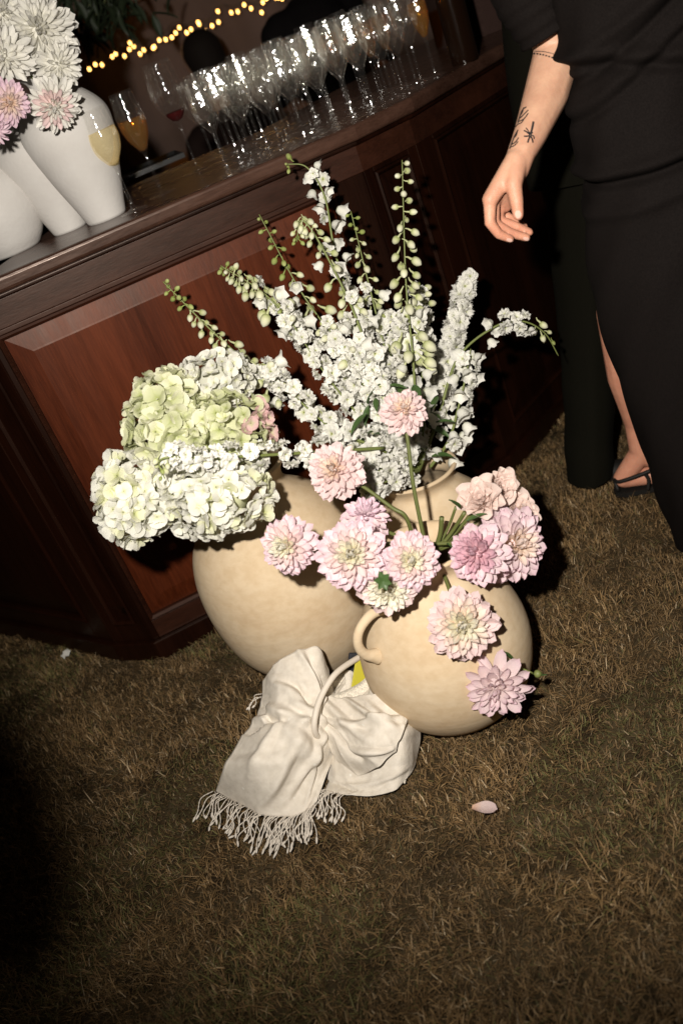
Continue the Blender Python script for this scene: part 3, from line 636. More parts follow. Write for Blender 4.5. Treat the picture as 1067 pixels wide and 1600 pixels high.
# ------------------------------------------------------------------ glasses
def clear(name, tint, rough, lo, hi, body=None):
    m = bpy.data.materials.new(name); m.use_nodes = True; nt = m.node_tree; nt.nodes.clear(); o = nd(nt, 'ShaderNodeOutputMaterial')
    tr = nd(nt, 'ShaderNodeBsdfTransparent'); tr.inputs[0].default_value = (*tint, 1); gl = nd(nt, 'ShaderNodeBsdfGlossy'); gl.inputs['Roughness'].default_value = rough
    lw = nd(nt, 'ShaderNodeLayerWeight'); lw.inputs[0].default_value = .35
    nt.links.new(ramp(nt, lw.outputs['Facing'], [(0, (lo, lo, lo)), (1, (hi, hi, hi))]), gl.inputs[0]); src = tr.outputs[0]
    if body:
        df = nd(nt, 'ShaderNodeBsdfDiffuse'); df.inputs[0].default_value = (*body[0], 1); m2 = nd(nt, 'ShaderNodeMixShader'); m2.inputs[0].default_value = body[1]
        nt.links.new(tr.outputs[0], m2.inputs[1]); nt.links.new(df.outputs[0], m2.inputs[2]); src = m2.outputs[0]
    ad = nd(nt, 'ShaderNodeAddShader'); nt.links.new(src, ad.inputs[0]); nt.links.new(gl.outputs[0], ad.inputs[1]); nt.links.new(ad.outputs[0], o.inputs[0]); return m
glass = clear('clear_glass', (.955, .955, .95), .08, .05, .17, ((.9, .88, .85), .0025))
nt = glass.node_tree; bn = nd(nt, 'ShaderNodeBump'); bn.inputs['Distance'].default_value = .0022; bn.inputs['Strength'].default_value = .75
nt.links.new(noise(nt, 62, 1), bn.inputs['Height'])
for q in nt.nodes:
    if q.type == 'BSDF_GLOSSY': nt.links.new(bn.outputs[0], q.inputs['Normal'])
def liquid(name, c, k): return clear(name, c, .05, .03, .20, (c, k))
champ, amber, wine = liquid('champagne', (.96, .86, .60), .24), liquid('amber_wine', (.88, .58, .17), .05), liquid('red_wine', (.14, .004, .006), .25)
def glass_mesh(name, h, rb, rf, bowl0, rim, ns=17, th=.0013, cut=.035, gm=None):
    """foot, stem and bowl turned as one piece of glass; bowl0 = height where the bowl starts."""
    bh = h - bowl0
    out = [(.0005, .0), (rf, .0), (rf, .0016), (rf * .55, .004), (.0055, .010), (.0038, .022), (.0038, bowl0 * .8), (.0052, bowl0 - .004)]
    bw = [(.45, .10), (.80, .26), (.97, .42), (1, .55), (.5 * (1 + rim), .78), (rim, 1)]
    bo = [(rb * a, bowl0 + bh * b) for a, b in bw]
    outer = [(p.x, p.y) for p in smooth_path([Vector((r, z, 0)) for r, z in [(.0052, bowl0 - .004)] + bo], 18)][1:]
    inn = [(max(r - th, .0005), z + (th if i == 0 else 0)) for i, (r, z) in enumerate(outer)][::-1]
    prof = out + outer + inn + [(.0005, bowl0 + bh * .03)]
    V, Fc = lathe_data(prof, ns); rj = random.Random(int(h * 1e5))
    if cut:                                               # cut-glass facets
        fac = [1 + rj.uniform(-cut, cut) * .5 for _ in range(ns)]
        V = [(x * fac[i % ns] * (1 + rj.uniform(-cut, cut) * .22), y * fac[i % ns] * (1 + rj.uniform(-cut, cut) * .22), z) for i, (x, y, z) in enumerate(V)]
    me = bpy.data.meshes.new(name); me.from_pydata(V, [], Fc)
    me.polygons.foreach_set('use_smooth', [not cut] * len(Fc)); me.materials.append(gm or glass)
    return me, [(r - .0002, z) for r, z in inn[::-1]]
def fill(parent, inn, bowl0, level, m):
    pr = [(.0005, bowl0 + .004)] + [(r - .0003, z) for r, z in inn if bowl0 + .004 < z < level]
    pr += [(pr[-1][0], level), (.0005, level)]
    V, Fc = lathe_data(pr, 28); return mesh_obj('drink', V, Fc, m, parent)
def place_glass(name, me, p, label, group=None):
    o = bpy.data.objects.new(name, me); link(o); o.location = p; o.rotation_euler = (0, 0, random.uniform(0, 6)); return tag(o, label, 'glass', group)
def toph(px, py, b): return P(px, py, Y=b.y).z - ZT
b = P(211, 330, z=ZT); h = toph(137, 172, b); me, inn = glass_mesh('champagne_glass', h, .041, .036, h * .45, .82, 40, cut=0)
o = place_glass('champagne_glass', me, b, 'glass of pale champagne standing in front of the tall white vase'); fill(o, inn, h * .45, h * .80, champ)
b = P(254, 303, z=ZT); h = toph(188, 143, b); me, inn = glass_mesh('champagne_glass', h, .036, .036, h * .42, .80, 40, cut=0)
o = place_glass('champagne_glass', me, b, 'glass with amber sparkling wine, second from the vases'); fill(o, inn, h * .42, h * .74, amber)
b = P(311, 268, z=ZT); h = toph(238, 98, b); me, inn = glass_mesh('red_wine_glass', h, .046, .038, h * .46, .82, 40, cut=0)
o = place_glass('wine_glass', me, b, 'tallest wide wine glass with a little red wine left'); fill(o, inn, h * .46, h * .56, wine)
wg = [glass_mesh('wine_glass', .216, .0335, .032, .098, .84)[0], glass_mesh('wine_glass', .222, .0325, .032, .104, .88)[0], glass_mesh('wine_glass', .208, .034, .032, .092, .82)[0]]
fl_me, fl_in = glass_mesh('champagne_flute', .225, .026, .031, .095, .85)
def along(line, s):
    for a, b_ in zip(line, line[1:]):
        L = (b_ - a).length
        if s <= L: return a + (b_ - a) * (s / L)
        s -= L
    return line[-1]
def arc_of(line, p):
    best = None; acc = 0
    for a, b_ in zip(line, line[1:]):
        e = b_ - a; t_ = max(0, min(1, (p - a).dot(e) / e.length_squared)); d = (a + e * t_ - p).length
        if best is None or d < best[0]: best = (d, acc + e.length * t_)
        acc += e.length
    return best[1]
taken = [P(*q, z=ZT) for q in ((211, 330), (254, 303), (311, 268))]
for row in range(8):
    ln = offset(BODY, -.030 - .062 * row)
    s0 = arc_of(ln, P(326 if row == 0 else 300 - row * 4, 262 if row == 0 else 235, z=ZT).to_2d()); s1 = arc_of(ln, P(668, 118, z=ZT).to_2d())
    s = s0 + (row % 2) * .036
    while s < s1:
        q = along(ln, s + random.uniform(-.003, .003)); p = Vector((q.x, q.y, ZT + .0003)); s += .0685
        if min((p - k).to_2d().length for k in taken) < .066: continue
        if row == 0 and s > s1 - .02 or row in (2, 4) and s > s1 - .09:
            o = place_glass('champagne_flute', fl_me, p, 'flute of amber sparkling wine at the far right end of the glass rows', 'filled flutes at the end of the rows'); fill(o, fl_in, .095, .185, amber)
        else: place_glass('wine_glass', wg[random.choice((0, 0, 1, 2))], p, 'empty clear wine glass standing in the dense rows along the bar', 'empty wine glasses in rows on the bar')
# low black tray between the vases and the glasses
b = P(232, 272, z=ZT); bm = bmesh.new(); bmesh.ops.create_cube(bm, size=1); bmesh.ops.scale(bm, vec=(.20, .16, .014), verts=bm.verts); bmesh.ops.translate(bm, vec=(0, 0, .0073), verts=bm.verts)
top = [f for f in bm.faces if f.normal.z > .9]; r_ = bmesh.ops.inset_region(bm, faces=top, thickness=.008); bmesh.ops.translate(bm, vec=(0, 0, -.009), verts=top[0].verts)
o = bm_obj('serving_tray', bm, mat('black_rubber', (.012, .012, .012), .35)); o.location = b + Vector((.01, .12, 0)); o.rotation_euler = (0, 0, R(9.5)); tag(o, 'low black tray on the bar behind the filled glasses', 'tray')
# bottle
bb = P(727, 96, z=ZT); bt = thing('wine_bottle', 'dark brown glass bottle held by its neck at the far end of the bar', 'bottle', bb)
lathe('bottle_glass', spline_prof([(.034, 0), (.0375, .006), (.0375, .10), (.0375, .175), (.034, .198), (.020, .222), (.0145, .245), (.0138, .285), (.0158, .288), (.0158, .298), (.0135, .30)], 44), mat('brown_glass', (.008, .0035, .0018), .10, .7), bt, 32)

# ------------------------------------------------------------------ room behind the bar
wl = mat('draped_wall', (.20, .135, .115), .9, .1); nt = wl.node_tree
nt.links.new(ramp(nt, noise(nt, 1.3, 4, stretch=(1, 1, .4)), [(.35, (.15, .10, .08)), (.65, (.25, .17, .145))]), nt.nodes['Principled BSDF'].inputs['Base Color'])
def slab(name, a, b, m, bev=0):
    bm = bmesh.new(); bmesh.ops.create_cube(bm, size=1); a, b = Vector(a), Vector(b)
    bmesh.ops.scale(bm, vec=b - a, verts=bm.verts); bmesh.ops.translate(bm, vec=(a + b) / 2, verts=bm.verts); o = bm_obj(name, bm, m)
    if bev: mo = o.modifiers.new('b', 'BEVEL'); mo.width = bev; mo.segments = 2
    return o
n = 160; V = []; Fc = []
for j in (0, 1, 2):
    for i in range(n + 1):
        x = -5 + 12 * i / n; V.append((x, 6.0 + .05 * math.sin(x * 9) + .03 * math.sin(x * 23 + 1), j * 1.6 - .05))
for j in (0, 1):
    for i in range(n): k = j * (n + 1) + i; Fc.append((k, k + 1, k + n + 2, k + n + 1))
o = mesh_obj('marquee_wall', V, Fc, wl); mo = o.modifiers.new('s', 'SOLIDIFY'); mo.thickness = .01; tag(o, 'draped brown marquee wall in the dark behind the bar', 'wall')
o = slab('timber_beam', P(90, 60, 5.7) + Vector((-.8, 0, .02)), P(480, -115, 5.7) + Vector((1.5, .12, .16)), mat('beam_wood', (.10, .055, .03), .6), .01); tag(o, 'long timber beam along the wall just above the fairy lights', 'beam')
ft = thing('fairy_lights', 'string of warm glowing fairy lights strung along the wall behind the bar', 'string lights', P(140, 92, 5.55)); c0 = ft.location
bulb_m = mat('warm_bulb', (.1, .05, .02)); bb_ = bulb_m.node_tree.nodes['Principled BSDF']; bb_.inputs['Emission Color'].default_value = (1, .50, .12, 1); bb_.inputs['Emission Strength'].default_value = 9
V, Fc = lathe_data(spline_prof([(.001, -.009), (.0055, -.005), (.0062, 0), (.0045, .006), (.0015, .009)], 8), 10); bme = bpy.data.meshes.new('bulb'); bme.from_pydata(V, [], Fc); bme.materials.append(bulb_m)
pth = []; rr = random.Random(5)
for k in range(46):
    u = k / 45; px = 136 + u * 330; py = 94 - 92 * u * 1.33 + 5 * math.sin(u * 26) + 4 * math.sin(u * 57); p = P(px, py, 5.55 + .03 * math.sin(k)) - c0; pth.append(p)
    if rr.random() < .86: inst('bulb', bme, ft, Matrix.Translation(p - Vector((rr.uniform(-.012, .012), .01, rr.uniform(.012, .05)))))
tube('cable', pth, .0018, .0018, mat('dark_cable', (.01, .012, .008)), ft, 5, 120)
gt = thing('hanging_greenery', 'dark hanging greenery in the shadows at the top left', 'plant', P(150, 20, 4.2)); gm = leaf_mesh(.09, .03, .3); c0 = gt.location; V = []; Fc = []
for k in range(170):
    a, b = rr.gauss(150, 34), rr.gauss(2, 34); q = P(a, min(b, 62 - abs(a - 140) * .4), rr.uniform(4.0, 4.5)) - c0; d = Vector((rr.uniform(-1, 1), rr.uniform(-.6, .6), rr.uniform(-1, .1)))
    m4 = Matrix.Translation(q) @ d.to_track_quat('Y', 'Z').to_matrix().to_4x4(); b0 = len(V)
    V += [m4 @ v.co for v in gm.vertices]; Fc += [tuple(b0 + i for i in f.vertices) for f in gm.polygons]
o = mesh_obj('foliage', V, Fc, mat('night_leaf', (.02, .03, .012), .6), gt); o['kind'] = 'stuff'
for x in (0, 1, 2): tube('stem', [P(130 + 30 * x, -90, 4.2) - c0, P(140 + 14 * x, -20, 4.2) - c0, P(138 + 10 * x, 45, 4.2) - c0], .004, .002, M['stem_d'], gt)

# ------------------------------------------------------------------ people
def remeshed(name, caps, voxel, m, parent, smooth_it=6, extra=()):
    bm = bmesh.new()
    for (p0, r0, p1, r1) in caps:
        vv = []
        for p, r in ((p0, r0), (p1, r1)):
            for i in range(1, 8):
                th = PI * i / 8
                for k in range(14): vv.append(bm.verts.new(Vector(p) + Vector((math.sin(th) * math.cos(k * PI / 7), math.sin(th) * math.sin(k * PI / 7), math.cos(th))) * r))
            vv.append(bm.verts.new(Vector(p) + Vector((0, 0, r)))); vv.append(bm.verts.new(Vector(p) - Vector((0, 0, r))))
        g = bmesh.ops.convex_hull(bm, input=vv, use_existing_faces=False)
        kill = [e for e in g['geom_interior'] if isinstance(e, bmesh.types.BMVert)] + [e for e in g['geom_unused'] if isinstance(e, bmesh.types.BMVert)]
        if kill: bmesh.ops.delete(bm, geom=list(set(kill)), context='VERTS')
    o = bm_obj(name, bm, None)
    a = o.modifiers.new('r', 'REMESH'); a.mode = 'VOXEL'; a.voxel_size = voxel; a.use_smooth_shade = True
    b = o.modifiers.new('s', 'SMOOTH'); b.factor = .5; b.iterations = smooth_it
    dg = bpy.context.evaluated_depsgraph_get(); me = bpy.data.meshes.new_from_object(o.evaluated_get(dg)); me.name = name
    bpy.data.objects.remove(o); me.materials.clear(); me.materials.append(m); me.polygons.foreach_set('use_smooth', [True] * len(me.polygons))
    q = bpy.data.objects.new(name, me); return link(q, parent)
def skin_mat(name, c):
    m = mat(name, c, .5, .4); nt = m.node_tree
    n1 = noise(nt, 22, 6, rough=.7); n2 = noise(nt, 90, 6, rough=.7)
    cc = ramp(nt, n1, [(.35, (c[0] * .90, c[1] * .82, c[2] * .80)), (.65, (min(1, c[0] * 1.06), c[1] * 1.06, c[2] * 1.05))])
    nt.links.new(cc, nt.nodes['Principled BSDF'].inputs['Base Color']); bump(m, n2, .0016, .6)
    m.node_tree.nodes['Principled BSDF'].inputs['Subsurface Weight'].default_value = .12; m.node_tree.nodes['Principled BSDF'].inputs['Subsurface Radius'].default_value = (.008, .003, .0015); m.node_tree.nodes['Principled BSDF'].inputs['Subsurface Scale'].default_value = .5
    return m
def cloth_mat(name, c, scale=900, rough=.85, sheen=.0):
    m = mat(name, c, rough, .06); nt = m.node_tree; n1 = noise(nt, scale, 2); bump(m, n1, .0003, .4)
    nt.links.new(ramp(nt, noise(nt, scale * .6, 3), [(.35, tuple(x * .75 for x in c)), (.65, tuple(x * 1.25 for x in c))]), nt.nodes['Principled BSDF'].inputs['Base Color'])
    if sheen: nt.nodes['Principled BSDF'].inputs['Sheen Weight'].default_value = sheen
    return m
def loft(name, rows, m, parent, org, nth=112, nz=150, fold=None, power=2.0):
    """rows: (centre, rx, ry); a closed garment tube with horizontal elliptical sections."""
    cs = smooth_path([r[0] for r in rows], nz); rs = smooth_path([Vector((r[1], r[2], 0)) for r in rows], nz); V, Fc = [], []
    for i, (c, r) in enumerate(zip(cs, rs)):
        for k in range(nth):
            a = 2 * PI * k / nth; d = fold(a, c.z, i / nz) if fold else 0
            V.append(c + Vector(((r.x + d) * math.cos(a), (r.y + d) * math.sin(a), 0)) - org)
    for i in range(nz):
        for k in range(nth): Fc.append((i * nth + k, i * nth + (k + 1) % nth, (i + 1) * nth + (k + 1) % nth, (i + 1) * nth + k))
    return mesh_obj(name, V, Fc, m, parent)
skin = skin_mat('fair_skin', (.56, .335, .225)); dress_m = cloth_mat('black_crepe', (.0062, .0047, .0042), 620, .85)

# --- woman in the black dress
YC = 1.86
drows = [(846, -75, .215, .13), (868, 15, .195, .13), (882, 75, .175, .125), (889, 140, .165, .122), (894, 200, .168, .13), (908, 252, .180, .145), (919, 305, .19, .155), (923, 370, .192, .16), (928, 440, .188, .158), (943, 512, .180, .155), (970, 600, .172, .15), (1001, 690, .166, .15), (1040, 800, .162, .15), (1071, 885, .162, .15)]
rows = []
for (px, py, rx, ry) in drows:
    L = P(px, py, YC); rows.append((L + Vector((rx, 0, 0)), rx, ry))
rows[-1][0].z = max(rows[-1][0].z, .012)
wc = Vector((rows[7][0].x, YC, 0)); woman = thing('person', 'woman in a long black dress, her bare tattooed arm hanging open handed', 'person', wc)
zpx = {py: P(px, py, YC).z for (px, py, _, _) in drows}
def ridge(z, z0, w_): return math.exp(-((z - z0) / w_) ** 2)
def dfold(a, z, u):
    s = math.cos(a + PI / 2 - .3)                      # 1 towards the camera
    x = math.sin(a + PI / 2); d = 0
    z1, z2, z3 = zpx[305] + .055, zpx[140] + .01, zpx[15]
    d += .010 * ridge(z, z1 + .012 * x, .014) - .013 * ridge(z, z1 - .022 + .014 * x, .009) + .006 * ridge(z, z1 - .06 + .03 * x, .015)
    d += .006 * ridge(z, z2 - .05 * math.cos(a), .011) - .007 * ridge(z, z2 - .022 - .05 * math.cos(a), .009)
    d += .009 * ridge(z, z3 + .07 * math.cos(a) * 1.2, .016) - .010 * ridge(z, z3 - .03 + .085 * math.cos(a) * 1.2, .012)
    d += .005 * ridge(z, z2 + .055 + .10 * math.cos(a), .013) - .006 * ridge(z, z2 + .03 + .10 * math.cos(a), .010)
    d += .0035 * math.sin(a * 5 + z * 7) * max(0, 1 - z) + .002 * math.sin(a * 9 - z * 31)
    return d * 1.5
loft('dress', rows, dress_m, woman, wc, 140, 260, dfold)
sh = P(800, -150, 1.93); el_ = P(866, 62, 1.93)
sl = [P(800, -150, 1.93), P(822, -30, 1.93), P(838, 12, 1.925), P(858, 52, 1.92)]
V, Fc = tube_data([p - wc for p in smooth_path(sl, 30)], .075, .058, 32, rad=lambda u: .078 - .022 * u + .0025 * math.sin(u * 40) * u)
mesh_obj('sleeve', V, Fc[:-2], dress_m, woman).modifiers.new('s', 'SOLIDIFY').thickness = .003
def J(px, py, Y): return P(px, py, Y) - wc
Yw = 1.80
wr, el = J(814, 240, Yw), J(871, 78, 1.935)
caps = [(sh - wc, .055, el, .044), (el, .045, J(852, 150, 1.885), .0425), (J(852, 150, 1.885), .0425, J(829, 208, 1.83), .032), (J(829, 208, 1.83), .032, wr, .0262), (wr, .0262, J(806, 262, Yw - .01), .026)]
mcp = [(765, 312, Yw - .032), (770, 309, Yw - .010), (777, 306, Yw + .012), (786, 304, Yw + .032)]
pips = [(765, 348, Yw - .040), (772, 349, Yw - .016), (779, 344, Yw + .008), (788, 337, Yw + .028)]
dips = [(779, 366, Yw - .040), (797, 364, Yw - .018), (807, 354, Yw + .004), (807, 345, Yw + .022)]
tips = [(797, 373, Yw - .038), (822, 371, Yw - .018), (827, 363, Yw + .002), (820, 354, Yw + .018)]
rad = [(.0150, .0104, .0092, .0078), (.0155, .0106, .0094, .0080), (.0150, .0100, .0090, .0076), (.0135, .0088, .0078, .0066)]
for m_, p_, d_, t_, r in zip(mcp, pips, dips, tips, rad):
    b0 = J(803 + (m_[0] - 775) * .25, 258, m_[2] * .45 + .55 * Yw)
    caps += [(b0, .0200, J(*m_), r[0]), (J(*m_), r[0] * .86, J(*p_), r[1]), (J(*p_), r[1], J(*d_), r[2]), (J(*d_), r[2], J(*t_), r[3])]
caps += [(J(780, 300, Yw - .005), .017, J(790, 322, Yw + .012), .012), (J(770, 309, Yw - .014), .0145, J(786, 304, Yw + .028), .0135), (J(806, 262, Yw), .024, J(778, 300, Yw + .002), .019)]
caps += [(J(806, 252, Yw - .012), .0225, J(802, 288, Yw - .042), .0165), (J(802, 288, Yw - .042), .0155, J(807, 316, Yw - .058), .0125), (J(807, 316, Yw - .058), .0125, J(809, 336, Yw - .062), .0105)]
# torso, head, legs under the dress
tor = Vector((rows[4][0].x, YC, 0)) - wc
top = Vector((rows[0][0].x, YC, 1.42)) - wc
caps += [(tor + Vector((0, 0, zpx[200])), .105, top, .10), (top + Vector((-.13, .03, -.03)), .055, top + Vector((.15, .03, -.03)), .055), (sh - wc, .05, top + Vector((-.10, .03, -.03)), .06), (top, .055, top + Vector((0, 0, .13)), .05),
         (Vector((-.02, 0, zpx[305])), .11, Vector((.07, 0, zpx[305])), .12), (Vector((0, 0, zpx[305])), .12, tor + Vector((0, 0, zpx[200])), .10),
         (top + Vector((0, -.01, .20)), .080, top + Vector((0, -.02, .27)), .088),
         (Vector((.09, 0, .78)), .085, Vector((.14, .03, .48)), .055), (Vector((.14, .03, .48)), .05, Vector((.18, .05, .10)), .034), (Vector((.18, .05, .07)), .034, Vector((.16, -.10, .03)), .026)]
kn, an = J(959, 488, 2.09), J(1001, 706, 2.17)
hl = P(970, 750, 2.20) - wc
caps += [(Vector((.0, .06, .80)), .070, kn, .040), (kn, .042, J(978, 590, 2.13), .046), (J(978, 590, 2.13), .046, J(994, 660, 2.16), .031), (J(994, 660, 2.16), .031, an, .030), (an, .030, hl + Vector((.006, 0, .004)), .026),
         (an, .029, hl + Vector((.13, -.05, .0)), .025), (hl + Vector((.01, 0, 0)), .025, hl + Vector((.13, -.05, -.006)), .026), (hl + Vector((.13, -.05, -.006)), .026, hl + Vector((.20, -.08, -.014)), .018)]
wskin = skin_mat('fair_pink_skin', (.56, .335, .225)); nt = wskin.node_tree; tc = nd(nt, 'ShaderNodeTexCoord'); sx = nd(nt, 'ShaderNodeSeparateXYZ'); mr = nd(nt, 'ShaderNodeMapRange')
nt.links.new(tc.outputs['Object'], sx.inputs[0]); nt.links.new(sx.outputs[2], mr.inputs[0]); mr.inputs[1].default_value = wr.z + .03; mr.inputs[2].default_value = wr.z - .09; mr.inputs[3].default_value = 0; mr.inputs[4].default_value = 1
pb = nt.nodes['Principled BSDF'].inputs['Base Color']; src = pb.links[0].from_socket
red = mixc(nt, 1.0, src, (1.0, .80, .78), 'MULTIPLY'); nt.links.new(mixc(nt, mr.outputs[0], src, red), pb)
body = remeshed('body', caps, .0034, wskin, woman, 5)
# finger and thumb nails
nail_m = mat('nail', (.66, .42, .34), .25, .5)
bvh = BVHTree.FromPolygons([v.co for v in body.data.vertices], [p.vertices for p in body.data.polygons])
CAMP = Vector((0, 0, CH)) - wc
def on_body(px, py):
    d = ray(px, py).normalized(); h_ = bvh.ray_cast(CAMP, d)
    return (h_[0], h_[1]) if h_[0] is not None else (None, None)
def decal(name, pts, wpx, m, closed=False, lift=.0004, sub=6):
    """flat ink or nail laid on the skin; pts are picture points found again on the arm's surface"""
    pp = smooth_path([Vector((a, b, 0)) for a, b in pts], sub * (len(pts) - 1)); V, Fc = [], []
    for i, p in enumerate(pp):
        tn = (pp[min(i + 1, len(pp) - 1)] - pp[max(i - 1, 0)]); tn.normalize(); nx = Vector((-tn.y, tn.x, 0)); wv = wpx(i / (len(pp) - 1)) if callable(wpx) else wpx
        row = [on_body(*(p + nx * wv * s).to_2d()) for s in (-.5, 0, .5)]
        if any(r[0] is None for r in row): continue
        V += [r[0] + r[1] * lift for r in row]
    for i in range(len(V) // 3 - 1):
        k = i * 3
        if max((V[k] - V[k + 3]).length, (V[k + 2] - V[k + 5]).length) > .02: continue
        Fc += [(k, k + 1, k + 4, k + 3), (k + 1, k + 2, k + 5, k + 4)]
    if Fc: return mesh_obj(name, V, Fc, m, body)
decal('nail', [(808, 329), (809, 335), (809.5, 341)], lambda u: 9 * math.sin(PI * (.18 + .7 * u)), nail_m, lift=.0009)
decal('nail', [(791, 373.5), (796, 375), (800, 375.5)], lambda u: 5 * math.sin(PI * (.2 + .65 * u)), nail_m, lift=.0009)
decal('nail', [(817, 371.5), (822, 373), (826, 373.5)], lambda u: 5 * math.sin(PI * (.2 + .65 * u)), nail_m, lift=.0009)
ink = mat('tattoo_ink', (.018, .016, .016), .55)
# palm tree upside down on the forearm, flames or leaves on its outer side, band above
for pts, w_ in (([(833, 190), (831, 200), (828, 211)], 3.4), ([(828, 211), (822, 206), (818, 204)], 2.2), ([(828, 212), (823, 213), (818, 213)], 2.4), ([(828, 212), (825, 219), (824, 223)], 2.6), ([(828, 212), (831, 218), (832, 223)], 2.4), ([(829, 211), (833, 213), (834, 217)], 2), ([(828, 210), (823, 202), (821, 200)], 1.8), ([(828, 210), (832, 207)], 2)):
    decal('tattoo', pts, w_, ink)
for pts, w_ in (([(809, 192), (812, 182), (816, 172), (822, 167)], 1.7), ([(812, 185), (818, 179), (825, 172)], 1.7), ([(810, 190), (818, 186), (825, 177)], 1.6), ([(808, 194), (814, 192), (819, 185)], 1.5), ([(813, 180), (816, 175), (818, 168)], 1.5),
                ([(796, 233), (800, 222), (804, 212), (809, 203)], 1.7), ([(799, 226), (805, 222), (810, 215)], 1.7), ([(798, 230), (804, 227), (809, 221)], 1.6), ([(802, 216), (806, 212), (808, 206)], 1.5), ([(804, 200), (807, 196), (811, 193)], 1.4)):
    decal('tattoo', pts, w_, ink)
for k in range(9): decal('tattoo', [(833 + k * 4.6, 83.5 + .35 * k + .12 * k * k), (836 + k * 4.6, 84 + .35 * k + .12 * k * k)], 2.4, ink)
decal('tattoo', [(832, 80), (850, 81), (866, 85), (878, 90)], 1.1, ink)
# black strappy sandal
sd = mat('black_leather', (.008, .007, .006), .6, .25)
V, Fc = [], []; out = [(-.034, .0), (-.028, .022), (.0, .032), (.07, .030), (.15, .038), (.205, .028), (.228, .0), (.205, -.030), (.15, -.038), (.07, -.030), (.0, -.032), (-.028, -.022)]
g0 = Vector((hl.x + .008, hl.y, 0)); ex = Vector((.13, -.05, 0)).normalized(); ey = Vector((-ex.y, ex.x, 0))
for z in (.0, .014):
    for (a, b) in out: V.append(g0 + ex * a + ey * b + Vector((0, 0, z + hl.z - .040)))
n = len(out); Fc = [(i, (i + 1) % n, n + (i + 1) % n, n + i) for i in range(n)] + [tuple(range(n))[::-1], tuple(range(n, 2 * n))]
sole = mesh_obj('sandal_sole', V, Fc, sd, woman, smooth=False)
def strap(pts): tube('sandal_strap', pts, .0052, .0052, sd, sole, 8, 24)
strap([g0 + ex * a + ey * b + Vector((0, 0, hl.z + z)) for a, b, z in ((-.020, -.024, -.02), (-.024, -.01, .008), (-.012, -.030, .012), (.05, -.036, .026), (.10, -.032, .040), (.12, 0, .050), (.10, .032, .04))])
strap([g0 + ex * a + ey * b + Vector((0, 0, hl.z + z)) for a, b, z in ((.055, -.041, -.022), (.062, -.036, .005), (.055, -.034, .027))])
strap([g0 + ex * a + ey * b + Vector((0, 0, hl.z + z)) for a, b, z in ((.15, -.044, -.024), (.15, -.032, .008), (.15, 0, .022), (.15, .036, .0), (.15, .044, -.024))])
hair_m = mat('dark_hair', (.012, .008, .006), .8, .15)
hc = top + Vector((0, .02, .25)); remeshed('hair', [(hc + Vector((0, .005, .02)), .10, hc + Vector((0, .05, -.08)), .075), (hc + Vector((0, .05, -.08)), .075, hc + Vector((0, .07, -.20)), .05)], .012, hair_m, woman)

# --- man in the dark olive suit behind her
suit = cloth_mat('dark_olive_wool', (.0045, .0041, .0024), 800, .92); mc = P(900, 560, 2.42); mc.z = 0; mc.x += .10
man = thing('person', 'man in a dark olive suit standing between the bar and the woman', 'person', mc)
rows = []
for (px, py, rx, ry) in ((779, -95, .25, .14), (785, 20, .245, .145), (793, 110, .235, .145), (806, 190, .235, .15), (820, 255, .245, .155), (829, 297, .252, .16)):
    L = P(px, py, 2.42); rows.append((L + Vector((rx, 0, 0)), rx, ry))
loft('jacket', rows, suit, man, mc, 96, 80, lambda a, z, u: .004 * math.sin(a * 6 + z * 9) * u + .012 * max(0, math.cos(a + 1.75)) ** 8 * u)
for s_, pts in ((0, [(912, 255, 2.42, .095), (914, 400, 2.42, .085), (918, 560, 2.38, .068), (921, 745, 2.31, .060)]), (1, [(1030, 205, 2.44, .095), (1045, 340, 2.46, .085), (1062, 480, 2.46, .068), (1075, 640, 2.42, .060)])):
    rw = []
    for (px, py, Y, r) in pts: rw.append((P(px, py, Y), r, r * 1.1))
    rw[-1][0].z = max(.035, rw[-1][0].z)
    loft('trouser_leg', rw, suit, man, mc, 48, 60, lambda a, z, u: .005 * math.cos(2 * a + .6) ** 6 + .003 * math.sin(z * 40 + a) * u * u)
    f = rw[-1][0] - mc
    remeshed('shoe', [(Vector((f.x - .02, f.y + .03, .035)), .036, Vector((f.x + .06, f.y - .01, .03)), .034), (Vector((f.x + .06, f.y - .01, .03)), .034, Vector((f.x + .14, f.y - .03, .022)), .024)], .008, sd, man)
mt = rows[0][0] - mc; mt.z = 1.52
remeshed('body', [(Vector((mt.x, 0, 1.0)), .13, mt, .12), (mt + Vector((-.17, 0, -.05)), .06, mt + Vector((.17, 0, -.05)), .06), (mt, .06, mt + Vector((0, 0, .14)), .055), (mt + Vector((0, -.01, .20)), .085, mt + Vector((0, -.02, .29)), .09), (Vector((mt.x + .02, 0, 1.0)), .10, Vector((0, 0, .5)), .05), (Vector((0, 0, .5)), .05, Vector((.02, -.03, .1)), .04)], .010, skin, man)
remeshed('hair', [(mt + Vector((0, .02, .29)), .096, mt + Vector((0, .03, .22)), .085)], .012, hair_m, man)

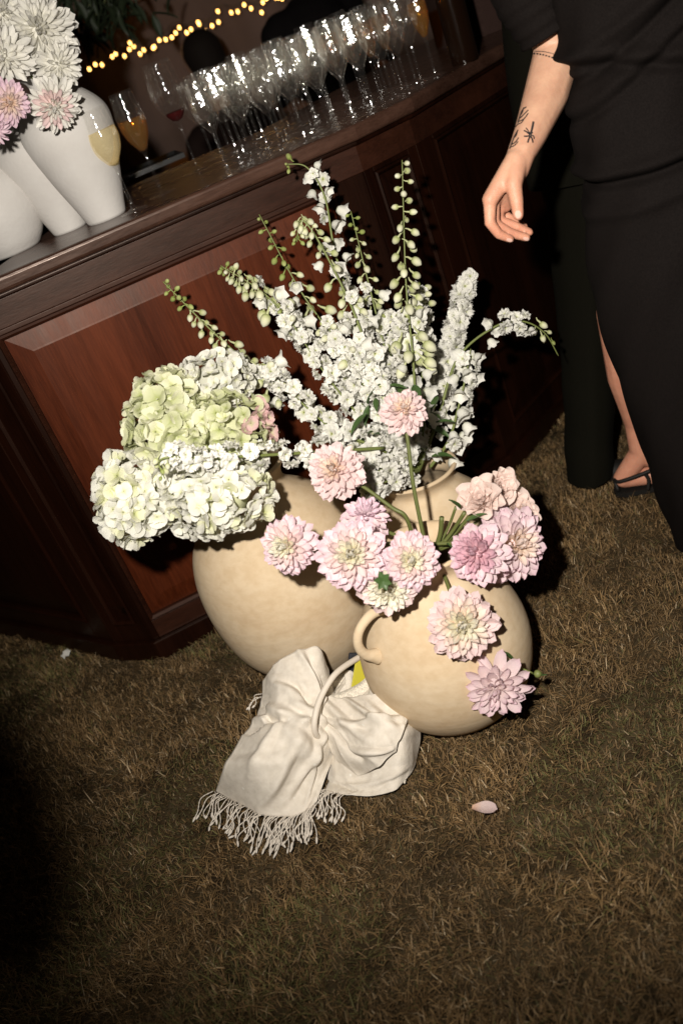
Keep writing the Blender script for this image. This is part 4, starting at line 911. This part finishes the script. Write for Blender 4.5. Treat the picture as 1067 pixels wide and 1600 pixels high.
# --- bartender behind the bar, hand round the bottle neck
bc = Vector((bb.x + .22, bb.y + .55, 0)); tender = thing('person', 'bartender in dark clothes behind the bar gripping the brown bottle', 'person', bc)
hb = bb + Vector((0, 0, .232)) - bc
caps = []
for k in range(4):
    z = hb + Vector((0, 0, .030 - .0195 * k)); pp = [z + Vector((.034 * math.cos(a), .030 * math.sin(a), 0)) for a in (R(70), R(10), R(-50), R(-110), R(-170))]
    for a, b in zip(pp, pp[1:]): caps.append((a, .0098, b, .0092))
caps += [(hb + Vector((.015, .036, .03)), .020, hb + Vector((.015, .036, -.03)), .020), (hb + Vector((-.02, .034, .035)), .011, hb + Vector((-.036, -.008, .045)), .009), (hb + Vector((.02, .04, 0)), .024, hb + Vector((.06, .12, -.02)), .026), (hb + Vector((.06, .12, -.02)), .027, hb + Vector((.20, .34, -.06)), .042), (hb + Vector((.20, .34, -.06)), .042, hb + Vector((.06, .55, .12)), .05)]
remeshed('body', caps + [(Vector((0, 0, .95)), .12, Vector((0, 0, 1.40)), .12), (Vector((-.15, 0, 1.43)), .06, Vector((.15, 0, 1.43)), .06), (Vector((0, 0, 1.45)), .05, Vector((0, 0, 1.58)), .05), (Vector((0, -.01, 1.66)), .085, Vector((0, -.02, 1.75)), .088), (Vector((-.08, 0, .9)), .08, Vector((-.08, 0, .05)), .05), (Vector((.08, 0, .9)), .08, Vector((.08, 0, .05)), .05)], .0075, skin_mat('rosy_skin', (.56, .30, .22)), tender, 3)
dk = cloth_mat('dark_shirt', (.03, .017, .014), 500)
remeshed('shirt', [(Vector((0, 0, .90)), .15, Vector((0, 0, 1.40)), .145), (Vector((-.16, 0, 1.42)), .08, Vector((.16, 0, 1.42)), .08), (hb + Vector((.20, .34, -.06)), .055, hb + Vector((.06, .55, .12)), .065), (hb + Vector((.10, .18, -.03)), .042, hb + Vector((.20, .34, -.06)), .055)], .012, dk, tender)
remeshed('trousers', [(Vector((-.08, 0, .9)), .10, Vector((-.08, 0, .10)), .07), (Vector((.08, 0, .9)), .10, Vector((.08, 0, .10)), .07)], .014, dk, tender)
remeshed('hair', [(Vector((0, .02, 1.75)), .096, Vector((0, .03, 1.67)), .085)], .012, hair_m, tender)

# --- two guests in the dark
def guest(px, py, Y, label, turn, sk, cl, lean=0.):
    h_ = P(px, py, Y); g = Vector((h_.x, Y, 0)); t = thing('person', label, 'person', g, rot=(0, 0, turn)); z = h_.z
    remeshed('body', [(Vector((0, 0, z)), .088, Vector((0, -.015, z + .09)), .092), (Vector((0, 0, z - .22)), .05, Vector((0, 0, z - .05)), .055), (Vector((-.14, 0, z - .26)), .05, Vector((.14, 0, z - .26)), .05), (Vector((0, 0, z - .30)), .12, Vector((0, 0, .62)), .12), (Vector((-.19, 0, z - .27)), .045, Vector((-.24, -.04, z - .55)), .038), (Vector((-.24, -.04, z - .55)), .038, Vector((-.16, -.22, z - .62)), .03), (Vector((.19, 0, z - .27)), .045, Vector((.24, -.04, z - .55)), .038), (Vector((.24, -.04, z - .55)), .038, Vector((.16, -.22, z - .62)), .03),
                      (Vector((-.09, 0, .62)), .09, Vector((-.09, 0, .05)), .05), (Vector((.09, 0, .62)), .09, Vector((.09, 0, .05)), .05)], .013, sk, t, 3)
    remeshed('top', [(Vector((-.15, 0, z - .27)), .075, Vector((.15, 0, z - .27)), .075), (Vector((0, 0, z - .32)), .16, Vector((0, 0, .60)), .16), (Vector((-.19, 0, z - .28)), .06, Vector((-.24, -.04, z - .52)), .05), (Vector((.19, 0, z - .28)), .06, Vector((.24, -.04, z - .52)), .05), (Vector((-.09, 0, .62)), .11, Vector((-.09, 0, .14)), .07), (Vector((.09, 0, .62)), .11, Vector((.09, 0, .14)), .07)], .014, cl, t, 3)
    remeshed('hair', [(Vector((0, .02, z + .09)), .10, Vector((0, .05, z - .03)), .085)], .013, hair_m, t, 3)
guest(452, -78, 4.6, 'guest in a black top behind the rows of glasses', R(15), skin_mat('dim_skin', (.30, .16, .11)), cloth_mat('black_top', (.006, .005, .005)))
guest(326, 112, 5.1, 'dark haired guest far behind the glasses, only the head showing', R(200), skin, cloth_mat('brown_top', (.02, .012, .01)))

# ------------------------------------------------------------------ shawl, bag and what is in it
shawl_m = mat('cream_muslin', (.72, .66, .57), .92, .1); nt = shawl_m.node_tree
wv = noise(nt, 700, 2, stretch=(1, 1, .25)); wv2 = noise(nt, 60, 4); s = nd(nt, 'ShaderNodeMath', operation='ADD'); nt.links.new(wv, s.inputs[0]); nt.links.new(wv2, s.inputs[1]); bump(shawl_m, s.outputs[0], .0016, .8)
vo = nd(nt, 'ShaderNodeTexVoronoi'); vo.inputs['Scale'].default_value = 26; tc = nd(nt, 'ShaderNodeTexCoord'); nt.links.new(tc.outputs['Object'], vo.inputs['Vector'])
nt.links.new(mixc(nt, ramp(nt, vo.outputs['Distance'], [(.07, (1, 1, 1)), (.11, (0, 0, 0))]), ramp(nt, wv2, [(.35, (.66, .60, .51)), (.65, (.75, .69, .60))]), (.80, .76, .68)), nt.nodes['Principled BSDF'].inputs['Base Color'])
G_ = None
def patch(grid, nu=70, nv=90, folds=(), seed=0, nz=.004):
    rr = np.random.default_rng(seed); rows_ = []
    for r in grid:
        rows_.append(smooth_path([P(a, b, z=.022) if y is None else P(a, b, y) for a, b, y in r], nu))
    colp = [smooth_path([rows_[j][i] for j in range(len(grid))], nv) for i in range(nu + 1)]
    V = []; ph = rr.uniform(0, 6, 8); wr_ = [(rr.uniform(-1, 1), rr.uniform(-.6, .6), rr.uniform(0, 3), rr.uniform(.6, 1.6)) for _ in range(4)]
    for j in range(nv + 1):
        for i in range(nu + 1):
            p = colp[i][j]; q = colp[min(i + 1, nu)][j] - colp[max(i - 1, 0)][j]; w_ = colp[i][min(j + 1, nv)] - colp[i][max(j - 1, 0)]
            n_ = q.cross(w_); n_ = n_.normalized() if n_.length > 1e-9 else Vector((0, -1, 0))
            if n_.y > 0: n_ = -n_
            u, v = i / nu, j / nv; d = 0
            for (u0, v0, u1, v1, hgt, wd) in folds:        # ridges (or creases) running from one point of the cloth to another
                e = Vector((u1 - u0, v1 - v0)); L2 = e.length_squared; tt = max(0, min(1, ((u - u0) * e.x + (v - v0) * e.y) / L2))
                dx = Vector((u - u0 - e.x * tt, v - v0 - e.y * tt)); side = (e.x * (v - v0) - e.y * (u - u0)) / math.sqrt(L2)
                g = math.exp(-(dx.length / wd) ** 2) * (math.sin(PI * (.12 + .76 * tt)))
                d += hgt * g * (1 + 1.3 * max(-1, min(1, side / wd)))       # sharper on one flank
            d += nz * (math.sin(7 * u + 4 * v + ph[0]) * math.sin(5 * v - 3 * u + ph[1]) + .5 * math.sin(15 * u - 6 * v + ph[2]) * math.sin(11 * v + ph[3]))
            for (a_, b_, c_, w_) in wr_: d += .0024 * w_ * max(0, 1 - abs(((u * a_ + v * b_ + .05 * math.sin(9 * u + c_) + c_) % .31) / .155 - 1) * 1.6) ** 2
            V.append(p + n_ * d)
    Fc = [(j * (nu + 1) + i, j * (nu + 1) + i + 1, (j + 1) * (nu + 1) + i + 1, (j + 1) * (nu + 1) + i) for j in range(nv) for i in range(nu)]
    return V, Fc
A_ = [[(411, 1064, 1.79), (428, 1044, 1.775), (452, 1024, 1.765), (478, 1014, 1.76), (498, 1012, 1.76), (512, 1046, 1.76)],
      [(409, 1092, 1.75), (436, 1080, 1.70), (468, 1070, 1.685), (492, 1074, 1.69), (508, 1078, 1.70), (520, 1088, 1.715)],
      [(399, 1118, 1.71), (430, 1120, 1.65), (465, 1122, 1.625), (498, 1126, 1.63), (514, 1130, 1.645), (530, 1136, 1.67)],
      [(374, 1156, 1.67), (415, 1163, 1.60), (455, 1168, 1.575), (488, 1170, 1.58), (508, 1170, 1.595), (526, 1170, 1.62)],
      [(352, 1198, 1.635), (395, 1212, 1.565), (435, 1222, 1.545), (470, 1222, 1.55), (494, 1214, 1.565), (514, 1198, 1.59)],
      [(336, 1238, None), (375, 1256, None), (412, 1272, None), (448, 1276, None), (474, 1270, None), (496, 1254, None)]]
B_ = [[(520, 1078, 1.75), (550, 1074, 1.745), (578, 1056, 1.735), (598, 1052, 1.69), (614, 1070, 1.65)],
      [(505, 1110, 1.69), (545, 1105, 1.66), (585, 1098, 1.625), (618, 1098, 1.59), (642, 1108, 1.61)],
      [(510, 1145, 1.65), (548, 1145, 1.605), (590, 1145, 1.56), (628, 1143, 1.535), (655, 1148, 1.575)],
      [(520, 1180, 1.615), (550, 1185, 1.56), (590, 1188, 1.515), (630, 1184, 1.495), (652, 1186, 1.54)],
      [(514, 1215, 1.585), (550, 1222, 1.535), (590, 1222, 1.495), (622, 1212, 1.485), (642, 1206, 1.505)],
      [(508, 1234, None), (545, 1243, None), (580, 1244, None), (610, 1236, None), (632, 1222, None)]]
C_ = [[(500, 1088, 1.69), (540, 1092, 1.655), (585, 1085, 1.61), (622, 1093, 1.575)],
      [(498, 1112, 1.655), (543, 1120, 1.605), (588, 1116, 1.56), (636, 1118, 1.55)],
      [(503, 1138, 1.625), (545, 1150, 1.570), (585, 1146, 1.52), (632, 1140, 1.515)],
      [(518, 1166, 1.60), (547, 1182, 1.545), (585, 1172, 1.495), (624, 1157, 1.495)],
      [(536, 1192, 1.585), (558, 1213, 1.535), (590, 1197, 1.490), (617, 1171, 1.495)]]
D_ = [[(528, 1072, 1.73), (546, 1050, 1.735), (562, 1066, 1.72), (578, 1044, 1.71), (598, 1050, 1.665)],
      [(520, 1102, 1.68), (545, 1086, 1.675), (553, 1106, 1.672), (578, 1086, 1.635), (610, 1078, 1.61)],
      [(528, 1134, 1.63), (546, 1128, 1.62), (556, 1136, 1.61), (582, 1124, 1.575), (618, 1110, 1.56)]]
shp = P(440, 1150, z=0); shawl = thing('shawl', 'crumpled cream shawl with knotted fringe on the grass before the pots', 'shawl', shp)
V, Fc = [], []
for g, kw in ((A_, dict(folds=((.05, .28, .75, .52, .011, .045), (.55, .0, .62, .42, .012, .05), (.15, .05, .5, .35, .008, .05), (.45, .52, .38, .95, .010, .045), (.30, .45, .62, .62, .012, .06), (.02, .75, .45, .62, .008, .05), (.72, .5, .55, .9, .010, .05), (.0, .42, .35, .40, -.012, .035), (.20, .10, .62, .34, -.012, .03), (.70, .20, .42, .48, .014, .035), (.28, .40, .20, .80, .010, .035), (.62, .55, .80, .92, .009, .035), (.35, .30, .75, .44, .012, .03)), seed=1)),
              (B_, dict(folds=((.3, .5, .9, .35, .008, .06), (.2, .85, .8, .7, .007, .06)), seed=2)),
              (C_, dict(folds=((.05, .05, .6, .55, .010, .06), (.1, .35, .95, .30, .010, .055), (.55, .05, .95, .55, .007, .06), (.3, .6, .9, .85, .009, .045), (.02, .3, .5, .80, -.010, .035), (.35, .0, .75, .40, .012, .035)), seed=3)),
              (D_, dict(folds=((.45, 0, .48, .9, -.014, .07), (.75, .05, .6, .8, .008, .08)), seed=4, nv=36))):
    v, f = patch(g, **kw); n0 = len(V); V += [p - shp for p in v]; Fc += [tuple(i + n0 for i in q) for q in f]
cloth_o = o = mesh_obj('cloth', V, Fc, shawl_m, shawl); mo = o.modifiers.new('s', 'SOLIDIFY'); mo.thickness = .0022; mo.offset = 0
fr = random.Random(9); fm = mat('cream_fringe', (.68, .62, .54), .9, .1); bot = smooth_path([Vector((a, b, 0)) for a, b, _ in A_[-1]], 40); bot2 = smooth_path([Vector((506, 1236, 0)), Vector((520, 1240, 0)), Vector((538, 1243, 0))], 10)
def tassel(a, b, L, ang, h0=.022):
    p0 = P(a, b, z=h0); d = P(a + 40 * math.cos(ang), b + 40 * math.sin(ang), z=.02) - P(a, b, z=.02); d.z = 0; d.normalize(); sd_ = Vector((-d.y, d.x, 0)); w1, w2 = fr.uniform(-.15, .15) * L, fr.uniform(-.2, .2) * L
    pts = [p0, p0 + d * L * .35 + sd_ * w1 + Vector((0, 0, .010)), p0 + d * L * .72 + sd_ * w2 + Vector((0, 0, -.002 + fr.uniform(0, .012))), p0 + d * L + sd_ * (w2 * .7 + w1 * .3) + Vector((0, 0, fr.uniform(-.004, .006)))]
    def rad(u): return .00105 + (.0019 * math.exp(-((u - .90) / .055) ** 2)) + .0004 * math.sin(u * 60)
    tube('tassel', [p - shp for p in pts], 0, 0, fm, cloth_o, 6, 22, rad=rad)
for k in range(78):
    p = bot[min(40, int(k / 78 * 41))]; u = k / 77; tassel(p.x + fr.uniform(-3, 3), p.y - 2, fr.uniform(.065, .105), R(116 - 16 * u + fr.uniform(-22, 20)))
for k in range(18): p = bot2[fr.randrange(11)]; tassel(p.x + fr.uniform(-2, 2), p.y - 3, fr.uniform(.05, .085), R(108 + fr.uniform(-18, 18)))
for k in range(3): tassel(410 + k, 1084 + 3 * k, .05, R(125 + 8 * k), .10)
bagp = P(565, 1140, z=0); bagp.y = 1.66; bag = thing('tote_bag', 'cream tote bag under the shawl with one rolled handle looping out', 'bag', bagp)
bagm = cloth_mat('cream_canvas', (.66, .60, .50), 500)
pr = []; V, Fc = [], []; nth = 40
for j, (z, rx, ry) in enumerate(((.006, .075, .045), (.02, .095, .065), (.08, .10, .070), (.14, .088, .050), (.185, .070, .034), (.20, .066, .030), (.185, .062, .027), (.05, .080, .045))):
    for k in range(nth): a = 2 * PI * k / nth; V.append((rx * math.cos(a) * (1 + .03 * math.sin(3 * a + z * 30)), ry * math.sin(a) + z * .25, z * .72))
for j in range(7):
    for k in range(nth): Fc.append((j * nth + k, j * nth + (k + 1) % nth, (j + 1) * nth + (k + 1) % nth, (j + 1) * nth + k))
Fc.append(tuple(range(nth))[::-1]); mesh_obj('bag_body', V, Fc, bagm, bag)
tube('handle', [P(578, 1020, 1.755) - bagp, P(556, 1030, 1.72) - bagp, P(524, 1053, 1.67) - bagp, P(502, 1088, 1.63) - bagp, P(492, 1122, 1.595) - bagp, P(493, 1146, 1.59) - bagp, P(508, 1160, 1.62) - bagp], .0066, .0066, mat('cream_leather', (.68, .61, .52), .6), bag, 12, 50)
bm = bmesh.new(); bmesh.ops.create_cube(bm, size=1); bmesh.ops.scale(bm, vec=(.045, .004, .07), verts=bm.verts); o = bm_obj('yellow_box', bm, mat('yellow_card', (.50, .45, .04), .5)); mo = o.modifiers.new('b', 'BEVEL'); mo.width = .001
o.location = P(567, 1050, 1.715); o.rotation_euler = (R(-20), R(38), R(10)); tag(o, 'small bright yellow packet poking out of the bag between the two pots', 'packet')
bm = bmesh.new(); bmesh.ops.create_cube(bm, size=1); bmesh.ops.scale(bm, vec=(.06, .010, .06), verts=bm.verts); o = bm_obj('dark_pouch', bm, mat('navy_cloth', (.015, .016, .022), .8)); mo = o.modifiers.new('b', 'BEVEL'); mo.width = .004; mo.segments = 3
o.location = P(563, 1040, 1.745); o.rotation_euler = (R(-15), R(30), R(8)); tag(o, 'dark navy pouch behind the yellow packet in the bag', 'pouch')

# ------------------------------------------------------------------ made-up shadow flag beside the flash, out of view, darkening the lower left
fd = (P(-52, 1300, z=0) - FP).normalized(); blocker = thing('shadow_blocker', 'made-up rounded black flag held beside the flash, just outside the picture', 'blocker', FP + fd * .46)
V, Fc = lathe_data([(.001, -1), (.5, -.86), (.87, -.5), (1, 0), (.87, .5), (.5, .86), (.001, 1)], 20)
o = mesh_obj('blocker_pad', V, Fc, mat('blocker_black', (.004, .004, .004), .95, .02), blocker); ax = CAMR @ Vector((.45, .89, 0)); o.matrix_local = frame(ax) @ Matrix.Diagonal((.048, .048, .088, 1))
tube('blocker_arm', [CAMR @ Vector((-.03, -.03, -.01)), CAMR @ Vector((-.12, -.10, -.10)), FP - blocker.location + CAMR @ Vector((-.06, 0, -.06))], .004, .004, sd, blocker)

sc_ = P(103, 1021, z=.03); V, Fc = [], []
for j in range(5):
    for i in range(5): V.append(((i / 4 - .5) * .030, (j / 4 - .5) * .022, .006 * math.sin(i * 2.1 + j) + .004 * math.sin(j * 2.7)))
for j in range(4):
    for i in range(4): k = j * 5 + i; Fc.append((k, k + 1, k + 6, k + 5))
o = mesh_obj('paper_scrap', V, Fc, mat('white_paper', (.55, .54, .50), .8)); o.location = sc_; o.rotation_euler = (R(20), R(-15), .6); tag(o, 'tiny crumpled white paper scrap on the grass left of the bar corner', 'litter')
